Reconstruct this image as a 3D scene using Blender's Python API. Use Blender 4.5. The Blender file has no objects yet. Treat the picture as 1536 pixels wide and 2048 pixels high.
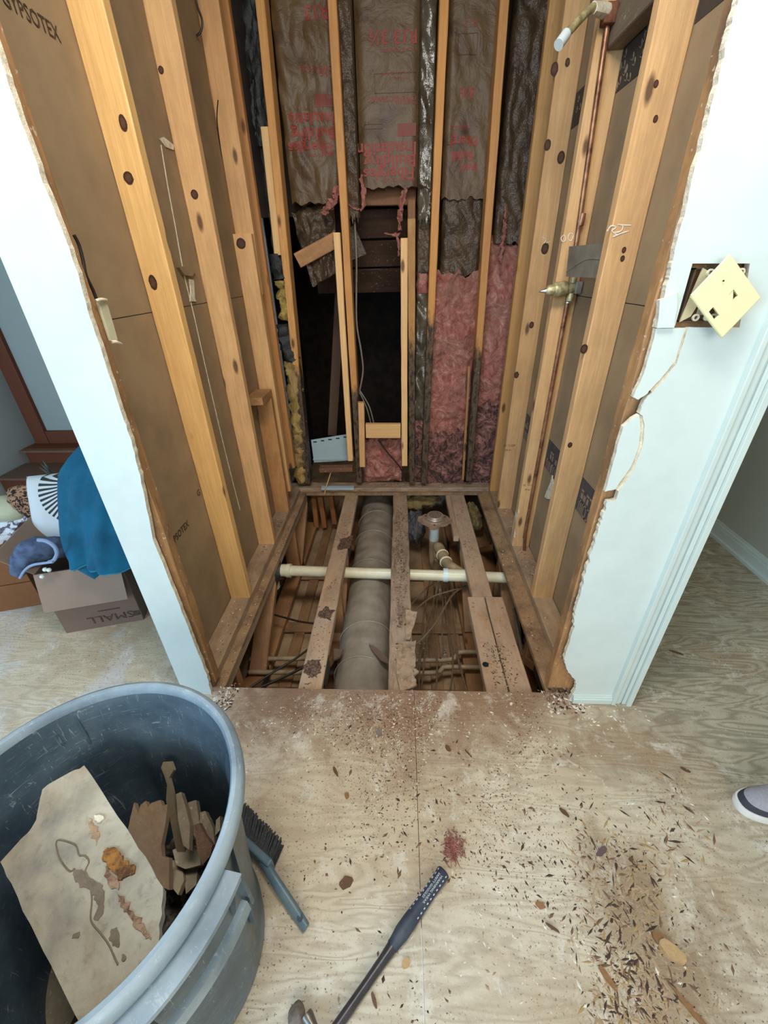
import bpy, bmesh, math, random
from mathutils import Vector, Matrix, noise, geometry
random.seed(7)
R = math.radians
sc = bpy.context.scene
COL = sc.collection
# ---------------------------------------------------------------- camera
CF = 825.4
CA = Vector((0.99918, 0.03425, -0.02146)); CB = Vector((0.0011, 0.50762, 0.86158)); CC = Vector((-0.04041, 0.8609, -0.50717))
CP = Vector((0.0237, -0.9499, 1.3))
cam = bpy.data.cameras.new('camera'); co = bpy.data.objects.new('camera', cam); COL.objects.link(co)
cam.sensor_fit = 'VERTICAL'; cam.sensor_height = 36; cam.lens = CF / 2048 * 36; cam.clip_start = 0.02
m = Matrix((CA, CB, -CC)).transposed().to_4x4(); m.translation = CP; co.matrix_world = m
sc.camera = co
# ---------------------------------------------------------------- light
sc.view_settings.view_transform = 'Standard'; sc.view_settings.look = 'None'
sc.view_settings.gamma = 1; sc.view_settings.use_curve_mapping = False
sc.view_settings.exposure = 0.35
w = bpy.data.worlds.new('daylight'); sc.world = w; w.use_nodes = True
bg = w.node_tree.nodes['Background']; bg.inputs[0].default_value = (0.90, 0.96, 1.0, 1); bg.inputs[1].default_value = 0.8
def area(name, loc, to, sx, sy, power, col):
    l = bpy.data.lights.new(name, 'AREA'); l.shape = 'RECTANGLE'; l.size = sx; l.size_y = sy; l.energy = power; l.color = col
    o = bpy.data.objects.new(name, l); COL.objects.link(o); o.location = loc
    o.rotation_euler = (Vector(to) - Vector(loc)).to_track_quat('-Z', 'Y').to_euler(); return o
area('window_daylight_left', (-2.6, -2.6, 1.7), (-0.1, 0.4, 0.6), 1.4, 1.4, 62, (0.33, 0.66, 1.0))
area('window_daylight_behind', (0.4, -3.6, 2.0), (0.0, 0.6, 0.6), 2.2, 1.4, 42, (1.0, 0.98, 0.9))
area('alcove_fill_light', (0.0, -0.42, 2.40), (0.0, 0.55, 0.0), 0.9, 0.5, 32, (1.0, 0.97, 0.92))  # added fill that brightens the alcove; no fixture is known there
# ---------------------------------------------------------------- helpers
def S(r, g, b):
    f = lambda c: (c / 255 / 12.92) if c / 255 <= 0.04045 else ((c / 255 + 0.055) / 1.055) ** 2.4
    return (f(r), f(g), f(b), 1)
def at(px, py, ax, v):
    d = CA * (px - 768) / CF - CB * (py - 1024) / CF + CC
    return CP + d * ((v - CP[ax]) / d[ax])
def N(*a): return noise.noise(Vector((*a, 0, 0)[:3]))
def wm(o):
    if o.parent is None: return o.matrix_basis.copy()
    return wm(o.parent) @ o.matrix_parent_inverse @ o.matrix_basis
def tag(o, label=None, cat=None, group=None, kind=None):
    if label: o['label'] = label
    if cat: o['category'] = cat
    if group: o['group'] = group
    if kind: o['kind'] = kind
    return o
def setparent(o, p):
    if p is not None:
        o.parent = p; o.matrix_parent_inverse = wm(p).inverted()
def thing(name, loc, label, cat, group=None):
    o = bpy.data.objects.new(name, None); COL.objects.link(o); o.location = loc; o.empty_display_size = 0.05
    return tag(o, label, cat, group)
class MB:
    def __init__(s): s.v = []; s.f = []; s.m = []; s.cur = 0
    def mat(s, i): s.cur = i; return s
    def add(s, vs, fs):
        k = len(s.v); s.v += [Vector(v) for v in vs]; s.f += [[i + k for i in f] for f in fs]; s.m += [s.cur] * len(fs); return s
    def box(s, x0, x1, y0, y1, z0, z1):
        vs = [(x, y, z) for x in (x0, x1) for y in (y0, y1) for z in (z0, z1)]
        return s.add(vs, [(0, 1, 3, 2), (4, 6, 7, 5), (0, 4, 5, 1), (2, 3, 7, 6), (0, 2, 6, 4), (1, 5, 7, 3)])
    def obox(s, c, X, Y, Z):
        c, X, Y, Z = map(Vector, (c, X, Y, Z))
        vs = [c + X * a + Y * b + Z * d for a in (-1, 1) for b in (-1, 1) for d in (-1, 1)]
        return s.add(vs, [(0, 1, 3, 2), (4, 6, 7, 5), (0, 4, 5, 1), (2, 3, 7, 6), (0, 2, 6, 4), (1, 5, 7, 3)])
    def rings(s, rs, cap=True, closed=False):
        n = len(rs[0]); vs = [p for r in rs for p in r]; fs = []
        for i in range(len(rs) - (0 if closed else 1)):
            a = i * n; b = ((i + 1) % len(rs)) * n
            for j in range(n): fs.append((a + j, a + (j + 1) % n, b + (j + 1) % n, b + j))
        if cap and not closed: fs.append(tuple(range(n - 1, -1, -1))); fs.append(tuple(range((len(rs) - 1) * n, len(rs) * n)))
        return s.add(vs, fs)
    def tube(s, pts, r, n=10, sub=1, flat=1.0, cap=True):
        pts = [Vector(p) for p in pts]
        if sub > 1 and len(pts) > 2:
            q = []
            rr = r if isinstance(r, (list, tuple)) else [r] * len(pts); r2 = []
            for i in range(len(pts) - 1):
                p0 = pts[max(i - 1, 0)]; p1 = pts[i]; p2 = pts[i + 1]; p3 = pts[min(i + 2, len(pts) - 1)]
                for k in range(sub):
                    t = k / sub
                    q.append(0.5 * ((2 * p1) + (p2 - p0) * t + (2 * p0 - 5 * p1 + 4 * p2 - p3) * t * t + (3 * p1 - p0 - 3 * p2 + p3) * t ** 3))
                    r2.append(rr[i] * (1 - t) + rr[i + 1] * t)
            q.append(pts[-1]); r2.append(rr[-1]); pts = q; r = r2
        if not isinstance(r, (list, tuple)): r = [r] * len(pts)
        rs = []; prev = None
        for i, p in enumerate(pts):
            t = (pts[min(i + 1, len(pts) - 1)] - pts[max(i - 1, 0)]).normalized()
            if prev is None: u = t.orthogonal().normalized()
            else: u = (prev - t * prev.dot(t)).normalized()
            prev = u; vv = t.cross(u)
            rs.append([p + u * math.cos(2 * math.pi * j / n) * r[i] + vv * math.sin(2 * math.pi * j / n) * r[i] * flat for j in range(n)])
        return s.rings(rs, cap)
    def lathe(s, prof, c, n=48, axis=(0, 0, 1), mod=None, cap=True):
        c = Vector(c); q = Vector((0, 0, 1)).rotation_difference(Vector(axis)); rs = []
        for (r, z) in prof:
            rs.append([c + q @ Vector(((r + (mod(2 * math.pi * j / n, z) if mod else 0)) * math.cos(2 * math.pi * j / n), (r + (mod(2 * math.pi * j / n, z) if mod else 0)) * math.sin(2 * math.pi * j / n), z)) for j in range(n)])
        return s.rings(rs, cap)
    def prism(s, pts, d, side=None):
        pts = [Vector(p) for p in pts]; d = Vector(d); n = len(pts)
        tris = geometry.tessellate_polygon([pts]); c0 = s.cur
        nor = Vector((0, 0, 0))
        for i in range(n): nor += pts[i].cross(pts[(i + 1) % n])
        s.add(pts, [tuple(t) for t in tris]); s.add([p + d for p in pts], [tuple(t) for t in tris])
        if side is not None: s.cur = side
        s.add(pts + [p + d for p in pts], [(i, (i + 1) % n, n + (i + 1) % n, n + i) for i in range(n)]); s.cur = c0
        return s
    def sheet(s, fn, nu, nv, th=0.0, off=None):
        P = [[Vector(fn(i / nu, j / nv)) for j in range(nv + 1)] for i in range(nu + 1)]
        def nrm(i, j):
            a = P[min(i + 1, nu)][j] - P[max(i - 1, 0)][j]; b = P[i][min(j + 1, nv)] - P[i][max(j - 1, 0)]
            return a.cross(b).normalized()
        vs = [P[i][j] for i in range(nu + 1) for j in range(nv + 1)]
        q = lambda i, j: i * (nv + 1) + j
        fs = [(q(i, j), q(i + 1, j), q(i + 1, j + 1), q(i, j + 1)) for i in range(nu) for j in range(nv)]
        if th:
            k = len(vs); vs = vs + [P[i][j] - (Vector(off) if off else nrm(i, j) * th) for i in range(nu + 1) for j in range(nv + 1)]
            fs += [tuple(k + a for a in reversed(f)) for f in list(fs)]
            bd = [q(i, 0) for i in range(nu + 1)] + [q(nu, j) for j in range(1, nv + 1)] + [q(i, nv) for i in range(nu - 1, -1, -1)] + [q(0, j) for j in range(nv - 1, 0, -1)]
            for a in range(len(bd)): b = bd[(a + 1) % len(bd)]; fs.append((bd[a], bd[a] + k, b + k, b))
        return s.add(vs, fs)
    def build(s, name, mats, parent=None, smooth=False, bevel=0, origin=None, keep=False):
        if not isinstance(mats, (list, tuple)): mats = [mats]
        xs = [v.x for v in s.v]; ys = [v.y for v in s.v]; zs = [v.z for v in s.v]
        if keep: origin = Vector((0, 0, 0))
        if origin is None: origin = Vector(((min(xs) + max(xs)) / 2, (min(ys) + max(ys)) / 2, min(zs)))
        me = bpy.data.meshes.new(name); me.from_pydata([v - origin for v in s.v], [], s.f)
        for mt in mats: me.materials.append(mt)
        me.polygons.foreach_set('material_index', s.m)
        bm = bmesh.new(); bm.from_mesh(me)
        if bevel: bmesh.ops.remove_doubles(bm, verts=bm.verts, dist=1e-6)
        bmesh.ops.recalc_face_normals(bm, faces=bm.faces)
        if bevel:
            es = [e for e in bm.edges if len(e.link_faces) == 2 and e.calc_face_angle(0) > 0.6]
            bmesh.ops.bevel(bm, geom=es, offset=bevel, segments=2, affect='EDGES', profile=0.5)
        if smooth:
            for f in bm.faces: f.smooth = True
            for e in bm.edges:
                if len(e.link_faces) == 2 and e.calc_face_angle(0) > 0.7: e.smooth = False
        bm.to_mesh(me); bm.free()
        o = bpy.data.objects.new(name, me); COL.objects.link(o); o.location = origin; setparent(o, parent)
        return o
def plank(name, p0, p1, w, t, mat, wdir=(1, 0, 0), jag0=0, jag1=0, parent=None, n=None, jit=0.0012, seed=None, wob=0.0):
    """timber from p0 to p1, width w along wdir, thickness t; the mesh is local with its length on z"""
    p0 = Vector(p0); p1 = Vector(p1); L = (p1 - p0).length; Z = (p1 - p0).normalized()
    X = Vector(wdir); X = (X - Z * X.dot(Z)).normalized(); Y = Z.cross(X)
    if seed is None: seed = random.random() * 50
    n = n or max(3, int(L / 0.06)); b = 0.003
    prof = [(-w / 2 + b, -t / 2), (0, -t / 2), (w / 2 - b, -t / 2), (w / 2, -t / 2 + b), (w / 2, t / 2 - b), (w / 2 - b, t / 2), (0, t / 2), (-w / 2 + b, t / 2), (-w / 2, t / 2 - b), (-w / 2, -t / 2 + b)]
    rs = []
    for i in range(n + 1):
        z = L * i / n; ring = []
        for j, (x, y) in enumerate(prof):
            dz = 0
            if i == 0 and jag0: dz = abs(N(x * 60, y * 60, seed)) * jag0
            if i == n and jag1: dz = -abs(N(x * 60, y * 60, seed + 3)) * jag1
            ring.append(Vector((x + N(j * 7.1, z * 9, seed) * jit + N(z * 1.3, seed) * wob, y + N(j * 5.3 + 9, z * 9, seed) * jit, z + dz)))
        rs.append(ring)
    mb = MB(); mb.rings(rs)
    me = bpy.data.meshes.new(name); me.from_pydata(mb.v, [], mb.f); me.materials.append(mat)
    bm = bmesh.new(); bm.from_mesh(me); bmesh.ops.recalc_face_normals(bm, faces=bm.faces); bm.to_mesh(me); bm.free()
    o = bpy.data.objects.new(name, me); COL.objects.link(o)
    M = Matrix((X, Y, Z)).transposed().to_4x4(); M.translation = p0
    o.matrix_basis = M; setparent(o, parent); return o
def text(name, s, origin, right, up, size, mat, parent=None, ext=0.0004, bold=0.0, warp=None, sx=1.0, align='LEFT'):
    cu = bpy.data.curves.new(name, 'FONT'); cu.body = s; cu.size = size; cu.extrude = ext; cu.align_x = align; cu.offset = bold; cu.resolution_u = 2
    t = bpy.data.objects.new(name, cu); COL.objects.link(t)
    me = bpy.data.meshes.new_from_object(t); bpy.data.objects.remove(t)
    X = Vector(right).normalized(); Y = Vector(up).normalized(); Z = X.cross(Y)
    M = Matrix((X, Y, Z)).transposed().to_4x4(); M.translation = Vector(origin)
    if warp:
        bm = bmesh.new(); bm.from_mesh(me); bmesh.ops.triangulate(bm, faces=bm.faces)
        bmesh.ops.subdivide_edges(bm, edges=[e for e in bm.edges if e.calc_length() > 0.02], cuts=1)
        for v in bm.verts:
            g = M @ Vector((v.co.x * sx, v.co.y, v.co.z)); v.co = M.inverted() @ warp(g)
        bm.to_mesh(me); bm.free()
    elif sx != 1:
        for v in me.vertices: v.co.x *= sx
    me.materials.clear(); me.materials.append(mat)
    o = bpy.data.objects.new(name, me); COL.objects.link(o); o.matrix_basis = M; setparent(o, parent); return o
# ---------------------------------------------------------------- materials
def new(name):
    m = bpy.data.materials.new(name); m.use_nodes = True; nt = m.node_tree
    return m, nt, nt.nodes['Principled BSDF']
def nd(nt, t, **k):
    n = nt.nodes.new(t)
    for a, b in k.items(): setattr(n, a, b)
    return n
def mapped(nt, scale, coord='Object', loc=None):
    tc = nd(nt, 'ShaderNodeTexCoord'); mp = nd(nt, 'ShaderNodeMapping'); mp.inputs['Scale'].default_value = scale
    nt.links.new(tc.outputs[coord], mp.inputs['Vector'])
    if loc: mp.inputs['Location'].default_value = loc
    return mp.outputs[0]
def noise_n(nt, vec, scale=1, detail=4, rough=0.55, dist=0):
    n = nd(nt, 'ShaderNodeTexNoise'); n.inputs['Scale'].default_value = scale; n.inputs['Detail'].default_value = detail
    n.inputs['Roughness'].default_value = rough; n.inputs['Distortion'].default_value = dist; nt.links.new(vec, n.inputs['Vector']); return n.outputs[0]
def ramp(nt, fac, stops):
    r = nd(nt, 'ShaderNodeValToRGB'); e = r.color_ramp.elements
    while len(e) < len(stops): e.new(0.5)
    for k, (p, c) in enumerate(stops): e[k].position = p; e[k].color = c if len(c) == 4 else (*c, 1)
    nt.links.new(fac, r.inputs[0]); return r.outputs[0]
def mix(nt, fac, a, b, mode='MIX'):
    n = nd(nt, 'ShaderNodeMix', data_type='RGBA', blend_type=mode)
    for i, v in ((0, fac), (6, a), (7, b)):
        if hasattr(v, 'is_linked'): nt.links.new(v, n.inputs[i])
        else: n.inputs[i].default_value = v
    return n.outputs[2]
def math_n(nt, op, a, b=0.0, clamp=False, c=None):
    n = nd(nt, 'ShaderNodeMath', operation=op); n.use_clamp = clamp
    for i, v in enumerate((a, b) if c is None else (a, b, c)):
        if hasattr(v, 'is_linked'): nt.links.new(v, n.inputs[i])
        else: n.inputs[i].default_value = v
    return n.outputs[0]
def bump(nt, p, h, st=0.3, d=0.01):
    b = nd(nt, 'ShaderNodeBump'); b.inputs['Strength'].default_value = st; b.inputs['Distance'].default_value = d
    nt.links.new(h, b.inputs['Height']); nt.links.new(b.outputs[0], p.inputs['Normal'])
BW = ((0, (0, 0, 0)), (1, (1, 1, 1)))
def step(nt, v, a, b): return ramp(nt, v, ((a, (0, 0, 0)), (b, (1, 1, 1))))
def wood(name, c, rot=None, dirt=0.0, knots=0.6, grain=0.5, dark=0.55, allrot=0.0, dust=0.0):
    """pine: grain along local z, knots, optional black rot below local height rot"""
    m, nt, p = new(name)
    oi = nd(nt, 'ShaderNodeObjectInfo'); tc = nd(nt, 'ShaderNodeTexCoord')
    off = nd(nt, 'ShaderNodeVectorMath', operation='SCALE'); cmb = nd(nt, 'ShaderNodeCombineXYZ')
    for i in range(3): nt.links.new(oi.outputs['Random'], cmb.inputs[i])
    nt.links.new(cmb.outputs[0], off.inputs[0]); off.inputs['Scale'].default_value = 13
    ad = nd(nt, 'ShaderNodeVectorMath', operation='ADD'); nt.links.new(tc.outputs['Object'], ad.inputs[0]); nt.links.new(off.outputs[0], ad.inputs[1])
    def mp(sc_):
        k = nd(nt, 'ShaderNodeMapping'); k.inputs['Scale'].default_value = sc_; nt.links.new(ad.outputs[0], k.inputs['Vector']); return k.outputs[0]
    big = noise_n(nt, mp((16, 16, 1.1)), 1, 3, 0.5, 0.3)
    rings = math_n(nt, 'SINE', math_n(nt, 'MULTIPLY', big, 55))
    rings = math_n(nt, 'MULTIPLY_ADD', rings, 0.5, c=0.5)
    fine = noise_n(nt, mp((220, 220, 6)), 1, 3, 0.6)
    c = Vector(c[:3]); cd = c * dark
    cd = (cd.x, cd.y * 0.88, cd.z * 0.72, 1)
    col = mix(nt, math_n(nt, 'MULTIPLY', rings, grain * 0.5), (*c, 1), cd)
    col = mix(nt, math_n(nt, 'MULTIPLY', step(nt, fine, 0.35, 0.75), 0.35), col, cd)
    tone = noise_n(nt, mp((2, 2, 0.7)), 1, 2); col = mix(nt, math_n(nt, 'MULTIPLY', step(nt, tone, 0.4, 0.75), 0.45), col, (c.x * 0.85, c.y * 0.66, c.z * 0.5, 1))
    hs = nd(nt, 'ShaderNodeHueSaturation'); nt.links.new(col, hs.inputs['Color'])
    nt.links.new(math_n(nt, 'MULTIPLY_ADD', oi.outputs['Random'], 0.25, c=0.88), hs.inputs['Value']); col = hs.outputs[0]
    if knots:
        vo = nd(nt, 'ShaderNodeTexVoronoi'); vo.inputs['Scale'].default_value = 1; nt.links.new(mp((13, 13, 4.6)), vo.inputs['Vector'])
        k = math_n(nt, 'SUBTRACT', 1.0, step(nt, vo.outputs['Distance'], 0.09, 0.17))
        sep = nd(nt, 'ShaderNodeSeparateColor'); nt.links.new(vo.outputs['Color'], sep.inputs[0])
        k = math_n(nt, 'MULTIPLY', k, math_n(nt, 'LESS_THAN', sep.outputs[0], knots))
        col = mix(nt, math_n(nt, 'MULTIPLY', k, 0.85), col, S(70, 38, 20))
    if dirt:
        d = noise_n(nt, mp((9, 9, 5)), 1, 6, 0.7); d = math_n(nt, 'MULTIPLY', step(nt, d, 0.42, 0.7), dirt)
        col = mix(nt, d, col, S(92, 72, 56))
        sp = noise_n(nt, mp((110, 110, 90)), 1, 2, 0.5); col = mix(nt, math_n(nt, 'MULTIPLY', step(nt, sp, 0.66, 0.72), dirt), col, S(190, 170, 145))
    if dust:
        dd = noise_n(nt, mp((14, 14, 8)), 1, 6, 0.7); col = mix(nt, math_n(nt, 'MULTIPLY', step(nt, dd, 0.3, 0.6), dust), col, S(176, 158, 138))
    if rot is not None or allrot:
        sx = nd(nt, 'ShaderNodeSeparateXYZ'); nt.links.new(tc.outputs['Object'], sx.inputs[0])
        nn = noise_n(nt, mp((30, 30, 9)), 1, 6, 0.7)
        if rot is not None:
            h = math_n(nt, 'SUBTRACT', rot, sx.outputs[2]); h = math_n(nt, 'ADD', math_n(nt, 'MULTIPLY', h, 2.6), math_n(nt, 'MULTIPLY', nn, 1.3))
            h = step(nt, h, 0.55, 0.85)
        else: h = math_n(nt, 'MULTIPLY', step(nt, nn, 0.62 - 0.35 * allrot, 0.75), 0.95)
        rc = ramp(nt, noise_n(nt, mp((60, 60, 22)), 1, 5, 0.75), ((0.34, S(18, 16, 14)), (0.45, S(52, 42, 34)), (0.54, S(104, 84, 62)), (0.62, S(46, 40, 36)), (0.72, S(176, 170, 156))))
        col = mix(nt, h, col, rc)
    nt.links.new(col, p.inputs['Base Color']); p.inputs['Roughness'].default_value = 0.62
    bump(nt, p, noise_n(nt, mp((90, 90, 14)), 1, 5, 0.7), 0.35 if (rot is None and not allrot) else 0.7, 0.004)
    return m
def plain(name, c, rough=0.6, metal=0.0, var=0.25, scale=20, c2=None, bst=0.2, bscale=None, bd=0.003, coord='Object', spec=None, trans=0, alpha=None):
    m, nt, p = new(name)
    v = mapped(nt, (1, 1, 1), coord); c2 = c2 or tuple(x * 0.6 for x in c[:3]) + (1,)
    n = noise_n(nt, v, scale, 5, 0.6)
    nt.links.new(mix(nt, math_n(nt, 'MULTIPLY', step(nt, n, 0.4, 0.7), var * 2, True), c, c2), p.inputs['Base Color'])
    p.inputs['Roughness'].default_value = rough; p.inputs['Metallic'].default_value = metal
    if spec is not None: p.inputs['Specular IOR Level'].default_value = spec
    if bst: bump(nt, p, noise_n(nt, v, bscale or scale * 3, 5, 0.65), bst, bd)
    if alpha is not None: p.inputs['Alpha'].default_value = alpha
    return m
PINE = S(224, 180, 126)
M_pine = wood('pine', PINE, dirt=0.22)
M_gold = wood('golden_pine', S(236, 190, 122), knots=0.35, grain=0.5, dirt=0.12)
M_pinedirt = wood('dusty_pine', S(196, 148, 98), dirt=0.6)
M_new = wood('fresh_pine', S(232, 194, 138), knots=0.5, grain=0.3)
M_old = wood('brown_pine', S(140, 95, 55), dirt=0.5)
M_plate = wood('dusty_plate', S(176, 144, 108), dust=0.35, dirt=0.9, knots=0)
M_truss = wood('old_truss_wood', S(186, 152, 120), dust=0.6, dirt=0.7, knots=0.2)
M_rottruss = wood('rotten_truss_wood', S(184, 154, 126), dust=0.6, dirt=0.9, knots=0, allrot=0.4)
M_rot = wood('rotten_wood', S(112, 78, 52), dirt=0.8, knots=0, allrot=0.95)
def rotw(h, c=S(205, 150, 96)): return wood('pine_rotted_at_foot', c, rot=h, dirt=0.25)
M_trusslow = wood('lower_truss_wood', S(178, 132, 90), dirt=0.5, knots=0.2)  # browner wood for the bottom chords and webs
M_brownboard = wood('shade_darkened_sheathing', S(58, 36, 20), knots=0, grain=1.0, dirt=0.3)  # roof board colour darkened for the shade in the attic
M_stepwood = wood('cherry_wood', S(98, 50, 24), knots=0, grain=0.5)
M_paper = plain('drywall_brown_paper', S(150, 126, 94), 0.85, var=0.35, scale=5, c2=S(120, 98, 72), bst=0.1, coord='Object')
M_white = plain('white_painted_drywall', S(200, 211, 207), 0.5, var=0.2, scale=7, c2=S(178, 190, 186), bst=0.06, bscale=60)
M_whiteL = M_white
M_gyp = plain('gypsum_core', S(226, 216, 192), 0.9, var=0.4, scale=60, c2=S(170, 154, 128), bst=0.6)
M_trim = plain('white_trim_paint', S(196, 208, 203), 0.35, var=0.12, scale=8, c2=S(166, 178, 172), bst=0.05)
M_graywall = plain('pale_grey_green_wall', S(172, 174, 160), 0.6, var=0.05, scale=3, bst=0.05)
M_kraft = None
def kraft():
    m, nt, p = new('kraft_facing'); v = mapped(nt, (1, 1, 1))
    a = noise_n(nt, v, 5, 5, 0.6, 0.6); c = ramp(nt, a, ((0.3, S(70, 46, 34)), (0.5, S(96, 76, 50)), (0.72, S(108, 90, 60))))
    g = noise_n(nt, mapped(nt, (130, 8, 8)), 1, 3); g2 = noise_n(nt, mapped(nt, (8, 8, 130)), 1, 3)
    c = mix(nt, math_n(nt, 'MULTIPLY', step(nt, g, 0.45, 0.75), 0.35), c, S(66, 50, 36)); c = mix(nt, math_n(nt, 'MULTIPLY', step(nt, g2, 0.5, 0.75), 0.25), c, S(112, 94, 66))
    nt.links.new(c, p.inputs['Base Color']); p.inputs['Roughness'].default_value = 0.5
    bump(nt, p, noise_n(nt, v, 9, 6, 0.55, 1.5), 0.5, 0.02); return m
M_kraft = kraft()
M_kraftdark = plain('dark_wrinkled_kraft', S(82, 66, 48), 0.42, var=0.45, scale=9, c2=S(46, 34, 26), bst=0.9, bscale=14, bd=0.02)
def pinkmat():
    m, nt, p = new('pink_fibreglass'); v = mapped(nt, (1, 1, 1))
    a = noise_n(nt, v, 11, 7, 0.7, 2.2)
    c = ramp(nt, a, ((0.28, S(128, 66, 62)), (0.42, S(184, 112, 100)), (0.55, S(212, 146, 132)), (0.7, S(240, 202, 184))))
    gr = noise_n(nt, v, 4, 5, 0.65, 1.0); c = mix(nt, math_n(nt, 'MULTIPLY', step(nt, gr, 0.46, 0.68), 0.75), c, S(156, 128, 110))
    nt.links.new(c, p.inputs['Base Color']); p.inputs['Roughness'].default_value = 0.95
    bump(nt, p, noise_n(nt, v, 30, 8, 0.75, 2.5), 0.9, 0.02); return m
M_pink = pinkmat()
def pinkdirty():
    m, nt, p = new('mouldy_pink_fibreglass'); v = mapped(nt, (1, 1, 1))
    a = noise_n(nt, v, 14, 7, 0.75, 2.0)
    c = ramp(nt, a, ((0.36, S(34, 28, 28)), (0.46, S(104, 76, 70)), (0.55, S(176, 120, 112)), (0.7, S(208, 168, 154))))
    nt.links.new(c, p.inputs['Base Color']); p.inputs['Roughness'].default_value = 0.95
    bump(nt, p, noise_n(nt, v, 40, 8, 0.75, 2.5), 0.9, 0.02); return m
M_pinkd = pinkdirty()
M_redink = plain('red_ink', S(150, 48, 40), 0.6, var=0.3, scale=50, c2=S(130, 70, 52), bst=0)
M_blackink = plain('black_ink', S(52, 38, 28), 0.7, var=0.4, scale=60, c2=S(86, 66, 46), bst=0)
M_navy = plain('navy_print', S(58, 56, 64), 0.7, var=0.4, scale=40, c2=S(84, 74, 66), bst=0)
M_felt = plain('black_felt', S(38, 44, 44), 0.55, var=0.4, scale=16, c2=S(20, 22, 22), bst=0.6, bd=0.01)
M_foam = plain('yellow_spray_foam', S(190, 168, 92), 0.8, var=0.6, scale=30, c2=S(104, 84, 48), bst=0.9, bd=0.01)
M_dark = plain('black_void', S(14, 12, 10), 0.95, var=0.1, bst=0)
M_atticwall = plain('dark_attic_boards', S(44, 30, 20), 0.9, var=0.5, scale=12, c2=S(18, 13, 9), bst=0.4)  # dark colour stands in for the darkness of attic and floor cavity
M_pvc = plain('old_white_pvc', S(226, 222, 196), 0.3, var=0.3, scale=9, c2=S(196, 178, 132), bst=0.05)
M_pvcblue = plain('clean_white_pvc', S(214, 228, 226), 0.3, var=0.2, scale=14, c2=S(170, 180, 170), bst=0.05)
M_pvcdirt = plain('dusty_pvc', S(176, 156, 124), 0.55, var=0.4, scale=16, c2=S(126, 104, 78), bst=0.2)
M_glue = plain('cream_cement_ring', S(240, 226, 186), 0.4, bst=0)
M_duct = plain('dusty_duct_wrap', S(154, 146, 132), 0.5, var=0.4, scale=10, c2=S(118, 106, 90), bst=0.5, bscale=30, bd=0.005)
M_ductband = plain('duct_wire_band', S(168, 160, 146), 0.45, bst=0.2)
M_copper = plain('copper_pipe', S(172, 126, 92), 0.4, 0.6, var=0.5, scale=24, c2=S(96, 58, 42), bst=0.05)
M_rust = plain('rusty_steel', S(122, 74, 44), 0.75, 0.2, var=0.5, scale=40, c2=S(80, 44, 28), bst=0.4)
M_brass = plain('limed_brass', S(196, 184, 138), 0.4, 0.35, var=0.5, scale=50, c2=S(118, 104, 66), bst=0.4, bd=0.002)
M_chrome = plain('chrome', S(220, 220, 215), 0.15, 0.9, bst=0)
M_galv = plain('galvanised_steel', S(150, 144, 130), 0.5, 0.35, var=0.4, scale=14, c2=S(116, 108, 94), bst=0.1)
M_plateg = plain('truss_plate_steel', S(70, 74, 64), 0.5, 0.6, bst=0.2)
M_cable = plain('dusty_cable', S(118, 98, 74), 0.7, var=0.4, scale=40, bst=0.1)
M_blackcable = plain('black_cable', S(40, 30, 24), 0.5, bst=0)
M_almond = plain('almond_plastic', S(214, 210, 164), 0.35, var=0.08, scale=6, bst=0)
M_tanplastic = plain('tan_box_plastic', S(184, 172, 136), 0.5, var=0.3, scale=20, bst=0.1)
M_beige = plain('dusty_subfloor_edge', S(150, 128, 100), 0.85, var=0.5, scale=30, c2=S(104, 84, 62), bst=0.5)
M_ceilboard = wood('strapping_board', S(166, 130, 92), dirt=0.8, knots=0)
M_cavity = plain('dusty_ceiling_board', S(176, 146, 112), 0.9, var=0.5, scale=6, c2=S(128, 102, 74), bst=0.3)
M_siding = plain('pale_blue_siding', S(170, 192, 200), 0.4, var=0.05, bst=0)
M_card = plain('brown_cardboard', S(132, 112, 98), 0.8, var=0.15, scale=5, bst=0.05)
M_cardd = plain('darker_cardboard', S(108, 86, 74), 0.8, var=0.15, scale=5, bst=0.05)
M_cardo = plain('orange_cardboard', S(118, 74, 36), 0.7, var=0.2, scale=6, bst=0.05)
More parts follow.
